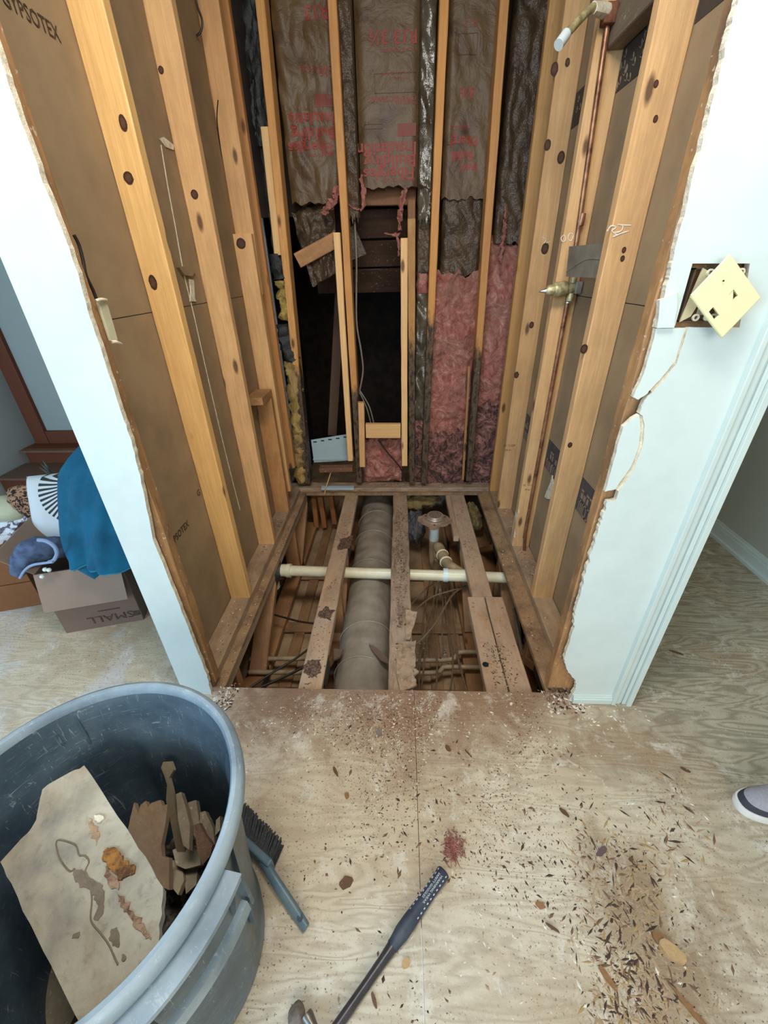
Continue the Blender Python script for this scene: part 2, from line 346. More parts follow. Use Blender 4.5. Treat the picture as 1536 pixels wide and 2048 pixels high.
def plywood():
    m, nt, p = new('plywood_subfloor')
    geo = nd(nt, 'ShaderNodeNewGeometry'); pos = geo.outputs['Position']
    def mp(s, l=(0, 0, 0)):
        k = nd(nt, 'ShaderNodeMapping'); k.inputs['Scale'].default_value = s; k.inputs['Location'].default_value = l; nt.links.new(pos, k.inputs['Vector']); return k.outputs[0]
    n = noise_n(nt, mp((2.0, 11, 1)), 1, 3.5, 0.5, 0.5)
    g = math_n(nt, 'MULTIPLY_ADD', math_n(nt, 'SINE', math_n(nt, 'MULTIPLY', n, 75)), 0.5, c=0.5)
    g = math_n(nt, 'POWER', g, 1.6)
    patch = noise_n(nt, mp((1.6, 2.2, 1), (3, 1, 0)), 1, 4, 0.6)
    sx = nd(nt, 'ShaderNodeSeparateXYZ'); nt.links.new(pos, sx.inputs[0])
    base = ramp(nt, patch, ((0.32, S(164, 146, 120)), (0.5, S(192, 178, 154)), (0.68, S(208, 200, 180))))
    col = mix(nt, math_n(nt, 'MULTIPLY', g, math_n(nt, 'MULTIPLY_ADD', step(nt, patch, 0.3, 0.6), 0.26, c=0.14)), base, S(142, 126, 104))
    # greyer, darker tone towards the right-hand side and the back
    gx = math_n(nt, 'ADD', math_n(nt, 'MULTIPLY', sx.outputs[0], 0.8), math_n(nt, 'MULTIPLY', sx.outputs[1], 0.55))
    gx = step(nt, math_n(nt, 'ADD', gx, math_n(nt, 'MULTIPLY', patch, 0.3)), 0.42, 0.8)
    col = mix(nt, math_n(nt, 'MULTIPLY', gx, 0.75), col, mix(nt, math_n(nt, 'MULTIPLY', g, 0.8), S(158, 152, 132), S(104, 99, 82)))
    # white dusty smears on the left
    lx = step(nt, math_n(nt, 'SUBTRACT', -0.35, sx.outputs[0]), 0.0, 0.4)
    sm = noise_n(nt, mp((5, 3, 1), (7, 0, 0)), 1, 6, 0.7, 0.8)
    col = mix(nt, math_n(nt, 'MULTIPLY', math_n(nt, 'MULTIPLY', lx, step(nt, sm, 0.5, 0.62)), 0.5), col, S(188, 190, 196))
    # rusty brown sawdust by the hole
    e = math_n(nt, 'SUBTRACT', 1.0, math_n(nt, 'MULTIPLY', math_n(nt, 'ABSOLUTE', sx.outputs[1]), 2.9), True)
    ex = math_n(nt, 'SUBTRACT', 1.0, math_n(nt, 'MULTIPLY', math_n(nt, 'ABSOLUTE', math_n(nt, 'SUBTRACT', sx.outputs[0], 0.0)), 1.15), True)
    dn = noise_n(nt, mp((7, 7, 1)), 1, 7, 0.7, 0.6)
    dm = math_n(nt, 'ADD', math_n(nt, 'MULTIPLY', e, math_n(nt, 'POWER', ex, 0.5)), math_n(nt, 'MULTIPLY', math_n(nt, 'SUBTRACT', dn, 0.5), 1.6))
    col = mix(nt, math_n(nt, 'MULTIPLY', step(nt, dm, 0.16, 0.7), 0.85), col, S(126, 94, 72))
    def blot(cx_, cy_, rx, ry, c_, k_):
        a = math_n(nt, 'MULTIPLY', math_n(nt, 'SUBTRACT', sx.outputs[0], cx_), 1 / rx); b_ = math_n(nt, 'MULTIPLY', math_n(nt, 'SUBTRACT', sx.outputs[1], cy_), 1 / ry)
        r_ = math_n(nt, 'SQRT', math_n(nt, 'ADD', math_n(nt, 'MULTIPLY', a, a), math_n(nt, 'MULTIPLY', b_, b_)))
        f_ = math_n(nt, 'ADD', math_n(nt, 'SUBTRACT', 1.0, r_), math_n(nt, 'MULTIPLY', math_n(nt, 'SUBTRACT', dn, 0.5), 2.4))
        return mix(nt, math_n(nt, 'MULTIPLY', step(nt, f_, 0.1, 0.75), k_), col, c_)
    col = blot(0.60, -0.62, 0.22, 0.28, S(128, 104, 76), 0.8); col = blot(0.10, -0.22, 0.30, 0.16, S(140, 112, 90), 0.6); col = blot(0.72, -0.20, 0.34, 0.12, S(132, 106, 80), 0.6); col = blot(-0.42, -0.06, 0.25, 0.18, S(118, 90, 66), 0.7)
    bn = noise_n(nt, mp((3.2, 3.2, 1), (1, 5, 0)), 1, 6, 0.7, 0.6)
    col = mix(nt, math_n(nt, 'MULTIPLY', step(nt, bn, 0.5, 0.7), 0.5), col, S(152, 124, 92))
    wsp = noise_n(nt, mp((9, 9, 1), (11, 2, 0)), 1, 7, 0.75, 0.4)
    col = mix(nt, math_n(nt, 'MULTIPLY', step(nt, wsp, 0.55, 0.66), 0.55), col, S(218, 214, 202))
    sp = noise_n(nt, mp((160, 160, 1)), 1, 3, 0.6); dens = noise_n(nt, mp((2.5, 2.5, 1), (4, 4, 0)), 1, 3)
    col = mix(nt, math_n(nt, 'MULTIPLY', step(nt, sp, 0.60, 0.68), step(nt, dens, 0.3, 0.55)), col, S(92, 70, 52))
    sp2 = noise_n(nt, mp((140, 140, 1), (9, 9, 0)), 1, 3, 0.6)
    col = mix(nt, math_n(nt, 'MULTIPLY', step(nt, sp2, 0.68, 0.72), 0.7), col, S(232, 226, 210))
    nt.links.new(col, p.inputs['Base Color']); p.inputs['Roughness'].default_value = 0.7
    bump(nt, p, math_n(nt, 'ADD', noise_n(nt, mp((60, 60, 1)), 1, 6, 0.7), math_n(nt, 'MULTIPLY', g, 0.25)), 0.35, 0.004)
    return m
M_ply = plywood()
# ================================================================ SETTING
def struct(name, mb, mats, **k): return tag(mb.build(name, mats, **k), kind='structure')
XL, XR, XLo, XRo, HL, HR, HB = -0.743, 0.694, -0.756, 0.707, -0.617, 0.5365, 1.51
fl = MB(); T = 0.019
fl.box(-4, 0.0695, -3.2, 0, -T, 0); fl.box(0.071, 3.2, -3.2, 0, -T, 0); fl.box(-4, XLo, 0, 2.3, -T, 0); fl.box(XRo, 3.2, 0, 2.3, -T, 0); fl.mat(1); fl.box(XLo, HL, 0, 1.62, -T, 0); fl.box(HR, XRo, 0, 1.62, -T, 0); fl.box(HL, HR, HB, 1.62, -T, 0)
struct('floor', fl, [M_ply, wood('dusty_subfloor_strip', S(160, 132, 100), dirt=0.9, knots=0, grain=0.3)], keep=True)
b = MB()
b.box(XLo, XL, -0.015, 1.62, 0, 1.199); b.box(XLo, XL, -0.015, 1.62, 1.2015, 2.44); b.mat(1); b.box(XLo - 0.0015, XLo, -0.017, 1.62, 0, 2.44)
struct('wall_left', b, [M_paper, M_white])
b = MB(); b.box(XR, XRo, -0.015, 1.62, 0, 1.196); b.box(XR, XRo, -0.015, 1.62, 1.1985, 2.44); b.mat(1); b.box(0.785, 0.80, -0.017, 1.62, 0, 2.44)
struct('wall_right', b, [M_paper, M_white])
# torn end panels of the two walls (thick gypsum, painted front, raw core edges)
def endpanel(name, outline, y=-0.03, th=0.014):
    P = [Vector((p[0], y, p[1])) for p in outline]
    b = MB(); b.prism(P, (0, th, 0), side=1); return struct(name, b, [M_white, M_gyp])
def pxz(pts, y=-0.03): return [(at(x, yy, 1, y).x, at(x, yy, 1, y).z) for x, yy in pts]
def rough(pts, amp=0.0019, n=8):
    out = []
    for i in range(len(pts) - 1):
        for k in range(n):
            t = k / n; x = pts[i][0] * (1 - t) + pts[i + 1][0] * t; z = pts[i][1] * (1 - t) + pts[i + 1][1] * t
            out.append((x + (N(x * 60, z * 60, 3.3) + 1.1 * N(x * 210, z * 210, 5.3)) * amp, z + N(x * 120, z * 120, 8.1) * amp))
    out.append(pts[-1]); return out
tearL = [(-0.617, 2.44), (-0.617, 1.609)] + pxz([(45, 250), (100, 400), (150, 530), (185, 650), (235, 800), (262, 880), (280, 950), (306, 1080), (355, 1200), (390, 1290), (414, 1350)]) + [(-0.655, 0.0)]
endpanel('wall_left_end', [(XLo, 0.0), (XLo, 2.44)] + rough(tearL))
tearR = [(0.50, 2.44), (0.519, 1.63)] + pxz([(1460, 60), (1425, 200), (1400, 300), (1370, 420), (1345, 520), (1337, 560), (1325, 600), (1312, 655), (1350, 652)])
boxh = pxz([(1350, 652), (1385, 527), (1500, 527), (1479, 655), (1376, 655)])
crack = pxz([(1376, 655), (1353, 727), (1333, 753), (1305, 785), (1295, 793), (1286, 808), (1279, 827), (1285, 832), (1289, 850), (1285, 892), (1268, 938), (1238, 982), (1232, 1000), (1213, 1004)])
low = pxz([(1213, 1004), (1205, 1040), (1190, 1080), (1175, 1130), (1160, 1190), (1150, 1225), (1147, 1262), (1127, 1318), (1136, 1345), (1152, 1362), (1150, 1380)]) + [(0.605, 0.0)]
endpanel('wall_right_end', [(0.80, 0.0), (0.80, 2.44)] + rough(tearR)[:-1] + boxh[:-1] + rough(crack, 0.0012, 3)[:-1] + rough(low, 0.004))
def flake(pts, label, tilt=0.0, y=-0.031):
    P = [Vector((x, y - tilt * i / len(pts), z)) for i, (x, z) in enumerate(pts)]
    b = MB(); b.prism(P, (0, 0.012, 0), side=1); return tag(b.build('drywall_flake', [M_white, M_gyp]), label, 'broken drywall', 'cracked drywall flakes on the right wall end')
flake(rough(pxz([(1312, 657), (1295, 720), (1280, 765), (1265, 795), (1276, 799), (1291, 790), (1300, 779), (1328, 749), (1348, 724), (1371, 656)]), 0.0015, 3), 'long white drywall flake just below the outlet box, bounded by a crack')
flake(rough(pxz([(1278, 829), (1281, 848), (1278, 889), (1261, 935), (1230, 978), (1210, 983), (1222, 940), (1235, 890), (1247, 853), (1264, 837)]), 0.0015, 3), 'lower white drywall flake with a cream crack along its right side')
flake(rough(pxz([(1311, 656), (1317, 600), (1350, 585), (1352, 600), (1345, 655)]), 0.003, 3), 'chipped cream plaster chunk wedged left of the outlet box', y=-0.036)
b = MB()
P = pxz([(1278, 829), (1281, 848), (1278, 889), (1261, 935), (1230, 978), (1238, 984), (1268, 938), (1286, 892), (1290, 850), (1285, 832)])
b.prism([Vector((x, -0.027, z)) for x, z in P], (0, 0.004, 0)); P = pxz([(1371, 656), (1348, 724), (1328, 749), (1300, 779), (1306, 786), (1334, 753), (1354, 727), (1377, 656)])
b.prism([Vector((x, -0.027, z)) for x, z in P], (0, 0.004, 0)); struct('trim_1', b, M_gyp)
# casing, baseboard return, far walls
b = MB(); cx0 = 0.742
for (a, c, d) in ((0, 0.012, -0.046), (0.012, 0.03, -0.040), (0.03, 0.036, -0.036), (0.036, 0.048, -0.041), (0.048, 0.064, -0.050)): b.box(cx0 + a, cx0 + c, d, -0.02, 0.0, 2.44)
struct('trim_2', b, M_trim, bevel=0.0015)
b = MB()
for (z0, z1, d) in ((0, 0.022, -0.042), (0.022, 0.03, -0.038), (0.03, 0.036, -0.034)): b.box(0.612, 0.742, d, -0.03, z0, z1)
struct('baseboard_right_end', b, M_trim, bevel=0.001)
b = MB(); b.box(1.75, 1.77, -3.2, 2.3, 0, 2.44); b.box(0.8, 1.77, 2.28, 2.3, 0, 2.44); struct('wall_right_room', b, M_graywall)
b = MB()
for (z0, z1, d) in ((0, 0.06, 0.016), (0.06, 0.075, 0.012), (0.075, 0.088, 0.006)): b.box(1.75 - d, 1.75, -3.0, 2.28, z0, z1)
b.box(1.72, 1.735, -3.0, 2.28, 0, 0.016); struct('baseboard_right_room', b, M_trim, bevel=0.001)
b = MB(); b.box(-3.0, -0.76, 1.9, 1.92, 0, 2.44); struct('wall_left_room_back', b, plain('pale_room_wall', S(168, 176, 178), 0.6, var=0.05, bst=0)); b = MB(); b.box(-2.70, -2.68, 0.9, 1.9, 0, 2.44); struct('wall_left_room', b, plain('pale_grey_room_wall', S(168, 176, 178), 0.6, var=0.05, bst=0))
b = MB(); b.box(-4, 3.2, -2.5, 3.6, 2.44, 2.5); struct('ceiling', b, plain('ceiling_white', S(190, 186, 176), 0.8, bst=0))
b = MB(); b.box(-0.9, 0.9, 3.2, 3.22, -0.45, 2.44); b.box(-0.92, -0.9, 1.62, 3.2, -0.45, 2.44); b.box(0.88, 0.9, 1.62, 3.2, -0.45, 2.44); b.box(0.12, 0.69, 1.72, 1.735, 0.0, 2.44); b.box(-0.743, -0.26, 1.72, 1.735, 1.55, 2.44)
b.box(-0.26, 0.12, 1.72, 1.735, 1.66, 2.44)
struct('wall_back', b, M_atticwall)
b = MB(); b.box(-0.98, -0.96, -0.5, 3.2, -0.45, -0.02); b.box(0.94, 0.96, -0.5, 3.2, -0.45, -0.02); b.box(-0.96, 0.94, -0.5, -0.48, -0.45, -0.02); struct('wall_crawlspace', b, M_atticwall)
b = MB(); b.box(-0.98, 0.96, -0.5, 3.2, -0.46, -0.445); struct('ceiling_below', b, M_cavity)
# ================================================================ STUDS AND PLATES
GL = 'wall studs on the left'; GR = 'wall studs on the right'; GB = 'wall studs on the back'
def stud(p0, p1, w, t, mat, label, group, wdir=(1, 0, 0), name='wall_stud', **k):
    o = plank(name, p0, p1, w, t, mat, wdir, **k); return tag(o, label, 'stud', group)
H = 2.44
def sideL(y, mat, label, z0=0.038, z1=H, xi=-0.655, **k): return stud(((XL + xi) / 2, y, z0), ((XL + xi) / 2, y, z1), xi - XL - 0.001, 0.038, mat, label, GL, **k)
def sideR(y, mat, label, z0=0.038, z1=H, xi=0.605, **k): return stud(((XR + xi) / 2, y, z0), ((XR + xi) / 2, y, z1), XR - xi - 0.001, 0.038, mat, label, GR, **k)
M_endwood = wood('splintered_end_stud', S(178, 134, 88), dirt=0.9, knots=0.4)
s0 = sideL(0.012, M_endwood, 'rough dusty stud right behind the torn white drywall edge, left side', xi=-0.638, jit=0.003)
sA = sideL(0.451, M_gold, 'wide golden pine stud with three dark knots, nearest full stud on the left wall')
sB = sideL(0.872, M_pine, 'second full pine stud on the left wall, right of the golden one')
q = at(459, 467, 0, XL)
sC = sideL(1.347, M_pine, 'cracked upper pine stud ending above a sistered piece, left wall', z0=q.z - 0.25, jag0=0.02)
sC2 = sideL(1.307, M_pine, 'lower sistered pine stud with a round brown knot on its top end, left wall', z0=0.13, z1=q.z)
sD = sideL(1.478, wood('rear_corner_pine', S(196, 142, 86)), 'farthest pine stud in the rear left corner, cut off above the plate', z0=0.2, jag0=0.03)  # browner pine for the rear left corner stud
q = at(506, 800, 0, XL)
sE = sideL(1.215, wood('stained_short_stud', S(196, 146, 92), dirt=0.5), 'short stained stud under a splintered block, left wall', z1=q.z, jag1=0.0)
blk = plank('wood_block', (-0.70, 1.06, q.z + 0.02), (-0.70, 1.235, q.z + 0.02), 0.085, 0.038, M_pinedirt, (1, 0, 0), jag0=0.01)
tag(blk, 'small horizontal wood block with debris on its broken top, left wall', 'wood block')
r0 = sideR(0.012, M_endwood, 'rough brown stud right behind the torn white drywall edge, right side', xi=0.532, jit=0.003)
rA = sideR(0.466, M_pine, 'wide pine stud nearest on the right wall, with chalk marks at mid height')
rB = sideR(0.860, M_pine, 'pine stud behind the copper riser on the right wall')
rC = sideR(1.250, M_pine, 'third pine stud on the right wall, with a small ink stamp low down')
rD = sideR(1.480, wood('corner_pine', S(206, 160, 100)), 'pine stud in the rear right corner next to the pink insulation')
# plates
def plate(p0, p1, w, t, label, wd=(1, 0, 0), mat=None, **k): return tag(plank('bottom_plate', p0, p1, w, t, mat or M_plate, wd, jit=0.002, **k), label, 'bottom plate')
plate((-0.699, 0.0, 0.019), (-0.699, 1.5, 0.019), 0.086, 0.038, 'dusty bottom plate under the left wall studs')
plate((0.65, 0.0, 0.019), (0.65, 1.5, 0.019), 0.086, 0.038, 'dusty bottom plate under the right wall studs')
plate((XL + .005, 1.572, 0.014), (XR - .005, 1.572, 0.014), 0.092, 0.028, 'rotted bottom plate along the back wall', (0, 1, 0), M_rottruss)
# back wall studs
def bst(x0, y0, x1, y1, label, mat, w=0.038, Y=1.575, dep=0.089, **k):
    a = at(x0, y0, 1, Y - dep / 2); c = at(x1, y1, 1, Y - dep / 2); a.y = c.y = Y
    if y1 <= 0: c = a + (c - a) * ((H - a.z) / (c.z - a.z))
    a.z = max(a.z, 0.028)
    return stud(a, c, w, dep, mat, label, GB, jit=0.0016, **k)
b1 = bst(615, 968, 519, 0, 'back wall stud left of the dark opening, black with rot at its foot', wood('s1', S(212, 160, 96), rot=0.78, dirt=0.2))
b2 = bst(719, 965, 664, 0, 'back wall stud in the middle of the dark opening, black with rot at its foot', wood('s2', S(220, 164, 98), rot=0.62, dirt=0.2), wob=0.004)
b3 = bst(824, 968, 823, 437, 'short stained back stud right of the dark opening', wood('s3', S(196, 150, 92), rot=0.9, dirt=0.4))
b4 = bst(848, 966, 889, 0, 'back wall stud left of the pink insulation, clean above and rotted below', wood('s4', S(222, 166, 96), rot=0.98, dirt=0.1))
b5 = bst(938, 962, 1010, 0, 'back wall stud on the right of the pink insulation, rotted below', wood('s5', S(216, 160, 96), rot=0.82, dirt=0.1))
bst(555, 510, 528, 253, 'short pale sister board nailed beside the leftmost back stud', M_new, Y=1.553, w=0.034, dep=0.06)
bst(701, 922, 673, 465, 'long clean sister board beside the middle back stud', M_new, Y=1.545, w=0.034, dep=0.04)
bst(809, 932, 808, 476, 'fresh pale board standing right of the dark opening', M_new, Y=1.535, w=0.036, dep=0.038)
bst(823, 437, 823, 400, 'short brown stub on top of the stained back stud', M_old, Y=1.575, w=0.038)
bst(926, 960, 939, 732, 'thin split sliver of pine in front of the rotted right stud', wood('s5b', S(190, 142, 90), dirt=0.6), Y=1.53, w=0.014, dep=0.02, jag1=0.02)
bst(725, 934, 722, 806, 'short upright pine block left of the nailed crosspiece', M_pine, Y=1.51, w=0.036, dep=0.036)
a = at(732, 861, 1, 1.49); c = at(801, 861, 1, 1.49)
tag(plank('wood_block', a, c, 0.088, 0.036, M_new, (0, 0, 1)), 'pale horizontal crosspiece with dark knots low in the back wall', 'wood block')
a = at(640, 938, 1, 1.53); c = at(706, 936, 1, 1.53); tag(plank('wood_block', a, c, 0.06, 0.03, wood('reddish_sill', S(134, 92, 66), dirt=0.9, knots=0), (0, 1, 0)), 'reddish dirty wood block lying low between two back studs', 'wood block')
# ink stamps, chalk and knots on studs
def knot(o, pos, nrm, r=0.009, long=1.4, up=(0, 0, 1)):
    pos = Vector(pos); n = Vector(nrm).normalized(); u = Vector(up); v = n.cross(u); b = MB(); K = 14
    for rr, zz, mi in ((1.0, 0.0004, 0), (0.62, 0.0009, 1)):
        b.mat(mi); b.rings([[pos + n * h + u * math.cos(j / K * 6.283) * r * long * rr + v * math.sin(j / K * 6.283) * r * rr * (1 + 0.15 * N(j, rr, pos.z * 9)) for j in range(K)] for h in (-0.001, zz)])
    return b.build('knot', [M_knot, M_knotc], parent=o)
M_knot = plain('knot_dark', S(62, 34, 18), 0.6, var=0.4, scale=90, bst=0); M_knotc = plain('knot_centre', S(88, 54, 32), 0.6, var=0.4, scale=90, bst=0)
for px, py, r in ((246, 246, .010), (257, 356, .013), (306, 565, .012)):
    p = at(px, py, 1, 0.4318); knot(sA, p, (0, -1, 0), r, 1.7 if px != 257 else 1.1)
for px, py, r in ((389, 389, .013), (322, 140, .009)): knot(sB, at(px, py, 1, 0.8528), (0, -1, 0), r, 1.1)
knot(sC2, at(482, 487, 1, 1.2878), (0, -1, 0), 0.022, 1.0)
for px, py, r in ((1311, 238, .006), (1312, 168, .006), (1248, 500, .006), (1245, 517, .006), (1168, 698, .011), (1140, 890, .008)): knot(rA, at(px, py, 1, 0.4468), (0, -1, 0), r, 1.3)
for px, py, r in ((1127, 82, .009),): knot(rB, at(1225, py, 1, 0.8408), (0, -1, 0), r, 1.5)
for px, py, r in ((1109, 138, .014), (1135, 125, .009), (1095, 290, .013), (1122, 315, .015), (1090, 497, .016), (1063, 650, .011), (1033, 750, .012)): knot(rC, at(px, py, 1, 1.2308), (0, -1, 0), r, 1.4)
def stroke(name, pts, r, mat, parent=None, label=None, cat=None): 
    b = MB(); b.tube(pts, r, 6, sub=3); o = b.build(name, mat, parent=parent, smooth=True); return tag(o, label, cat)
M_chalk = plain('white_chalk', S(240, 232, 222), 0.9, var=0.5, scale=120, c2=S(206, 186, 160), bst=0)
def chalk(o, Y, strokes):
    b = MB()
    for st in strokes: b.tube([at(x, y, 1, Y) for x, y in st], 0.0016, 5, sub=3, flat=1)
    b.build('chalk_mark', M_chalk, parent=o)
chalk(rA, 0.4462, [[(1214, 463), (1222, 452), (1232, 455), (1224, 462), (1234, 470)], [(1236, 449), (1246, 452), (1242, 462), (1228, 466)], [(1240, 450), (1262, 451)], [(1226, 474), (1240, 468), (1258, 462)]])
chalk(rB, 0.8402, [[(1128, 470), (1122, 476), (1126, 484), (1132, 478), (1128, 470)], [(1140, 466), (1136, 476), (1142, 482), (1147, 470), (1140, 466)], [(1160, 462), (1152, 470), (1158, 478)]])
chalk(rC, 1.2302, [[(1084, 474), (1092, 480), (1088, 487)], [(1092, 486), (1100, 484)]])
for o, Y, px, py, s_ in ((rC, 1.2305, 1007, 893, .017), (rB, 0.8405, 1046, 972, .014)):
    text('ink_stamp', 'SC 13 S5P', at(px, py, 1, Y), (1, 0, 0), (0, 0, 1), s_ * .9, M_blackink, o)
    text('ink_stamp', '29 61', at(px + 3, py + 9, 1, Y), (1, 0, 0), (0, 0, 1), s_ * .9, M_blackink, o)
# crack in stud C
b = MB(); b.tube([at(x, y, 1, 1.3275) for x, y in ((436, 200), (434, 240), (440, 290), (446, 340), (452, 400), (466, 462))], 0.0022, 5, sub=4); b.build('crack', M_dark, parent=sC)
# writing on the drywall backs
def wl(s_, px, py, size, **k): return tag(text('printed_word', s_, at(px, py, 0, XL + 0.0012), (0, 1, 0.0), (0, 0, 1), size, M_blackink, **k))
WL = bpy.data.objects['wall_left']; WR = bpy.data.objects['wall_right']
text('printed_word', 'GYPSOTEX', at(338, 1100, 0, XL + 0.0012), (0, 1, 0), (0, 0, 1), 0.036, M_blackink, WL, sx=0.85)
text('printed_word', 'GYPSOTEX', at(6, 8, 0, XL + 0.0012), (0, 1, 0), (0, 0, 1), 0.038, M_blackink, WL, sx=0.85)
text('printed_word', 'G', at(396, 994, 0, XL + 0.0012), (0, 1, 0), (0, 0, 1), 0.034, M_blackink, WL)
def band(z0, z1, ys, seed, dens):
    rnd = random.Random(seed); b = MB()
    for (ya, yb) in ys:
        b.mat(0); b.box(XR - 0.0012, XR, ya, yb, z0, z1); b.mat(1)
        y = ya + 0.006
        while y < yb - 0.02:
            big = rnd.random() < 0.5
            for (q0, q1) in ((0.05, 0.40), (0.46, 0.62), (0.66, 0.72)):
                wv = 0.010 + rnd.random() * 0.012
                if y + wv > yb: break
                zz0 = z0 + (z1 - z0) * q0; zz1 = z0 + (z1 - z0) * q1; yv = y
                if q0 < 0.1:
                    b.box(XR - 0.002, XR - 0.001, yv, yv + 0.0045, zz0, zz1); b.box(XR - 0.002, XR - 0.001, yv, yv + wv, zz1 - 0.006, zz1)
                    if big: b.box(XR - 0.002, XR - 0.001, yv, yv + wv, zz0, zz0 + 0.006)
                    else: b.box(XR - 0.002, XR - 0.001, yv + wv - .004, yv + wv, zz0, zz1)
                elif rnd.random() < dens: b.box(XR - 0.002, XR - 0.001, yv, yv + wv, zz0, zz1)
            y += 0.024
        b.box(XR - 0.002, XR - 0.001, ya, yb, z0 + 0.001, z0 + 0.004)
    return b
band(0.49, 0.625, ((0.33, 0.448), (0.70, 0.842), (1.0, 1.225)), 3, 0.6).build('printed_band', [M_navy, plain('tan_print', S(140, 118, 92), 0.8, bst=0)], parent=WR)
b = MB(); b.box(XR - 0.0012, XR, 0.02, 0.447, 1.765, 1.9); b.box(XR - 0.0012, XR, 0.485, 0.841, 1.755, 1.88); b.box(XR - 0.0012, XR, 0.88, 1.23, 1.755, 1.86)
b.mat(1)
for k in range(60):
    y = random.uniform(0.5, 1.2); z = random.uniform(1.765, 1.85)
    b.tube([(XR - 0.0016, y + math.cos(a) * 0.012 * (a / 6), z + math.sin(a) * 0.009) for a in (0, 1.5, 3, 4.5, 6)], 0.0012, 4, sub=2)
b.build('printed_band', [plain('black_band', S(58, 50, 42), 0.8, bst=0), plain('tan_squiggle', S(134, 116, 92), 0.8, bst=0)], parent=WR)
# plaster lines on the drywall backs
b = MB(); b.tube([at(x, y, 0, XL + 0.001) for x, y in ((322, 290), (335, 370), (350, 450), (366, 540), (378, 590), (390, 640), (410, 730), (440, 860), (462, 950), (480, 1020))], 0.0018, 5, sub=2)
b.build('plaster_seam', M_gyp, parent=WL)
def patch(pts, ax, v, th, mat, label, n=9, name='plaster_smear'):
    P = [at(x, y, ax, v) for x, y in pts]; d = Vector((0, 0, 0)); d[ax] = th
    b = MB(); b.prism(P, d); return tag(b.build(name, mat), label, 'plaster')
patch([(317, 278), (326, 274), (346, 290), (346, 300), (330, 294)], 0, XL + .0005, .003, M_gyp, 'pale plaster smear high on the left drywall back')
patch([(377, 558), (386, 560), (388, 596), (391, 603), (379, 603), (380, 580)], 0, XL + .0005, .004, M_gyp, 'white plaster smear at the seam of the left drywall back')
patch([(352, 535), (372, 531), (386, 541), (378, 553), (362, 550)], 0, XL + .0005, .012, M_paper, 'loose tan paper disc on the left drywall back')
patch([(1106, 950), (1109, 985), (1101, 998), (1096, 998), (1091, 994), (1094, 984), (1101, 968)], 0, XR - .0005, -.004, M_gyp, 'white plaster glob between two right wall studs')
patch([(1036, 1012), (1039, 1020), (1033, 1050), (1030, 1075), (1024, 1078), (1028, 1050)], 0, 0.612, -.006, M_gyp, 'white plaster crust at the foot of the stud by the copper riser')
# ================================================================ INSULATION
M_silver = plain('silvery_poly_sheet', S(96, 90, 76), 0.2, var=0.5, scale=12, c2=S(44, 38, 30), bst=0.7, bscale=14, bd=0.01, spec=0.7)
def battsurf(y0, seed, amp=0.012, wr=0.006):
    def f(x, z): return y0 - amp * N(x * 4, z * 2.2, seed) - wr * abs(N(x * 16 + z * 5, z * 9, seed + 5)) * 2
    return f
def batt(x0, x1, z0, z1, y0, seed, mat, label, amp=0.012, wr=0.006, jz=0.02, nu=26, nv=60, lean=0.0, name='insulation_batt', group='insulation batts in the back wall', th=0.05):
    f = battsurf(y0, seed, amp, wr)
    def fn(u, v):
        zb = z0 + jz * N(u * 7, seed); z = zb + (z1 - zb) * v; x = x0 + (x1 - x0) * u + lean * v
        edge = (min(u, 1 - u) * 2); y = f(x, z) + 0.02 * (1 - min(1, edge * 4)) ** 2
        return (x, y, z)
    b = MB(); b.sheet(fn, nu, nv, off=(0, -th, 0), th=th); o = b.build(name, mat, smooth=True); tag(o, label, 'insulation', group); return o, f
oa, fa = batt(-0.523, -0.262, 1.59, 2.43, 1.60, 1.0, M_kraft, 'wrinkled kraft insulation batt with red print, left of the others high in the back wall', wr=0.012)
ob, fb = batt(-0.238, -0.176, 1.52, 2.43, 1.585, 2.0, M_kraftdark, 'dark wrinkled strip of kraft paper just right of the middle stud', wr=0.018, jz=0.05)
oc, fc = batt(-0.172, 0.112, 1.645, 2.43, 1.60, 3.0, M_kraft, 'flat kraft insulation batt with clear red print in the middle of the back wall', amp=0.006, wr=0.002)
batt(0.108, 0.178, 1.50, 2.43, 1.585, 4.0, M_silver, 'narrow shiny grey plastic strip left of the long right stud', wr=0.016, jz=0.06)
od, fd = batt(0.226, 0.452, 1.59, 2.43, 1.60, 5.0, M_kraft, 'kraft insulation batt with red print on the right of the back wall', amp=0.01, wr=0.005)
batt(0.236, 0.446, 1.262, 1.60, 1.625, 6.0, M_kraftdark, 'dull kraft flap hanging above the bare pink insulation', amp=0.02, wr=0.01, jz=0.01)
batt(0.500, 0.668, 1.40, 2.43, 1.60, 7.0, M_kraftdark, 'reddish brown kraft strip in the rear right corner', wr=0.016)
def fluff(x0, x1, z0, z1, y0, seed, mat, label, amp=0.03, nu=50, nv=160, name='insulation_batt'):
    def fn(u, v):
        x = x0 + (x1 - x0) * u; z = z0 + (z1 - z0) * v
        e = min(u, 1 - u, v, 1 - v) * 6; e = min(1, e)
        d = noise.fractal(Vector((x * 22, z * 16, seed)), 0.9, 2.1, 5) * 0.5 + N(x * 9 + 0.7 * N(z * 8, x * 8), z * 6, seed)
        z += 0.045 * N(x * 17, seed) * (v ** 6) + 0.02 * N(x * 50, seed) * (v ** 6)
        return (x + 0.006 * N(z * 30, seed), y0 + 0.03 * (1 - e) - amp * d, z)
    b = MB(); b.sheet(fn, nu, nv, off=(0, -0.05, 0), th=0.05); return tag(b.build(name, mat, smooth=True), label, 'insulation', 'insulation batts in the back wall')
fluff(0.196, 0.452, 0.36, 1.275, 1.59, 11, M_pink, 'bare bright pink fibreglass filling the tall bay between the two right studs')
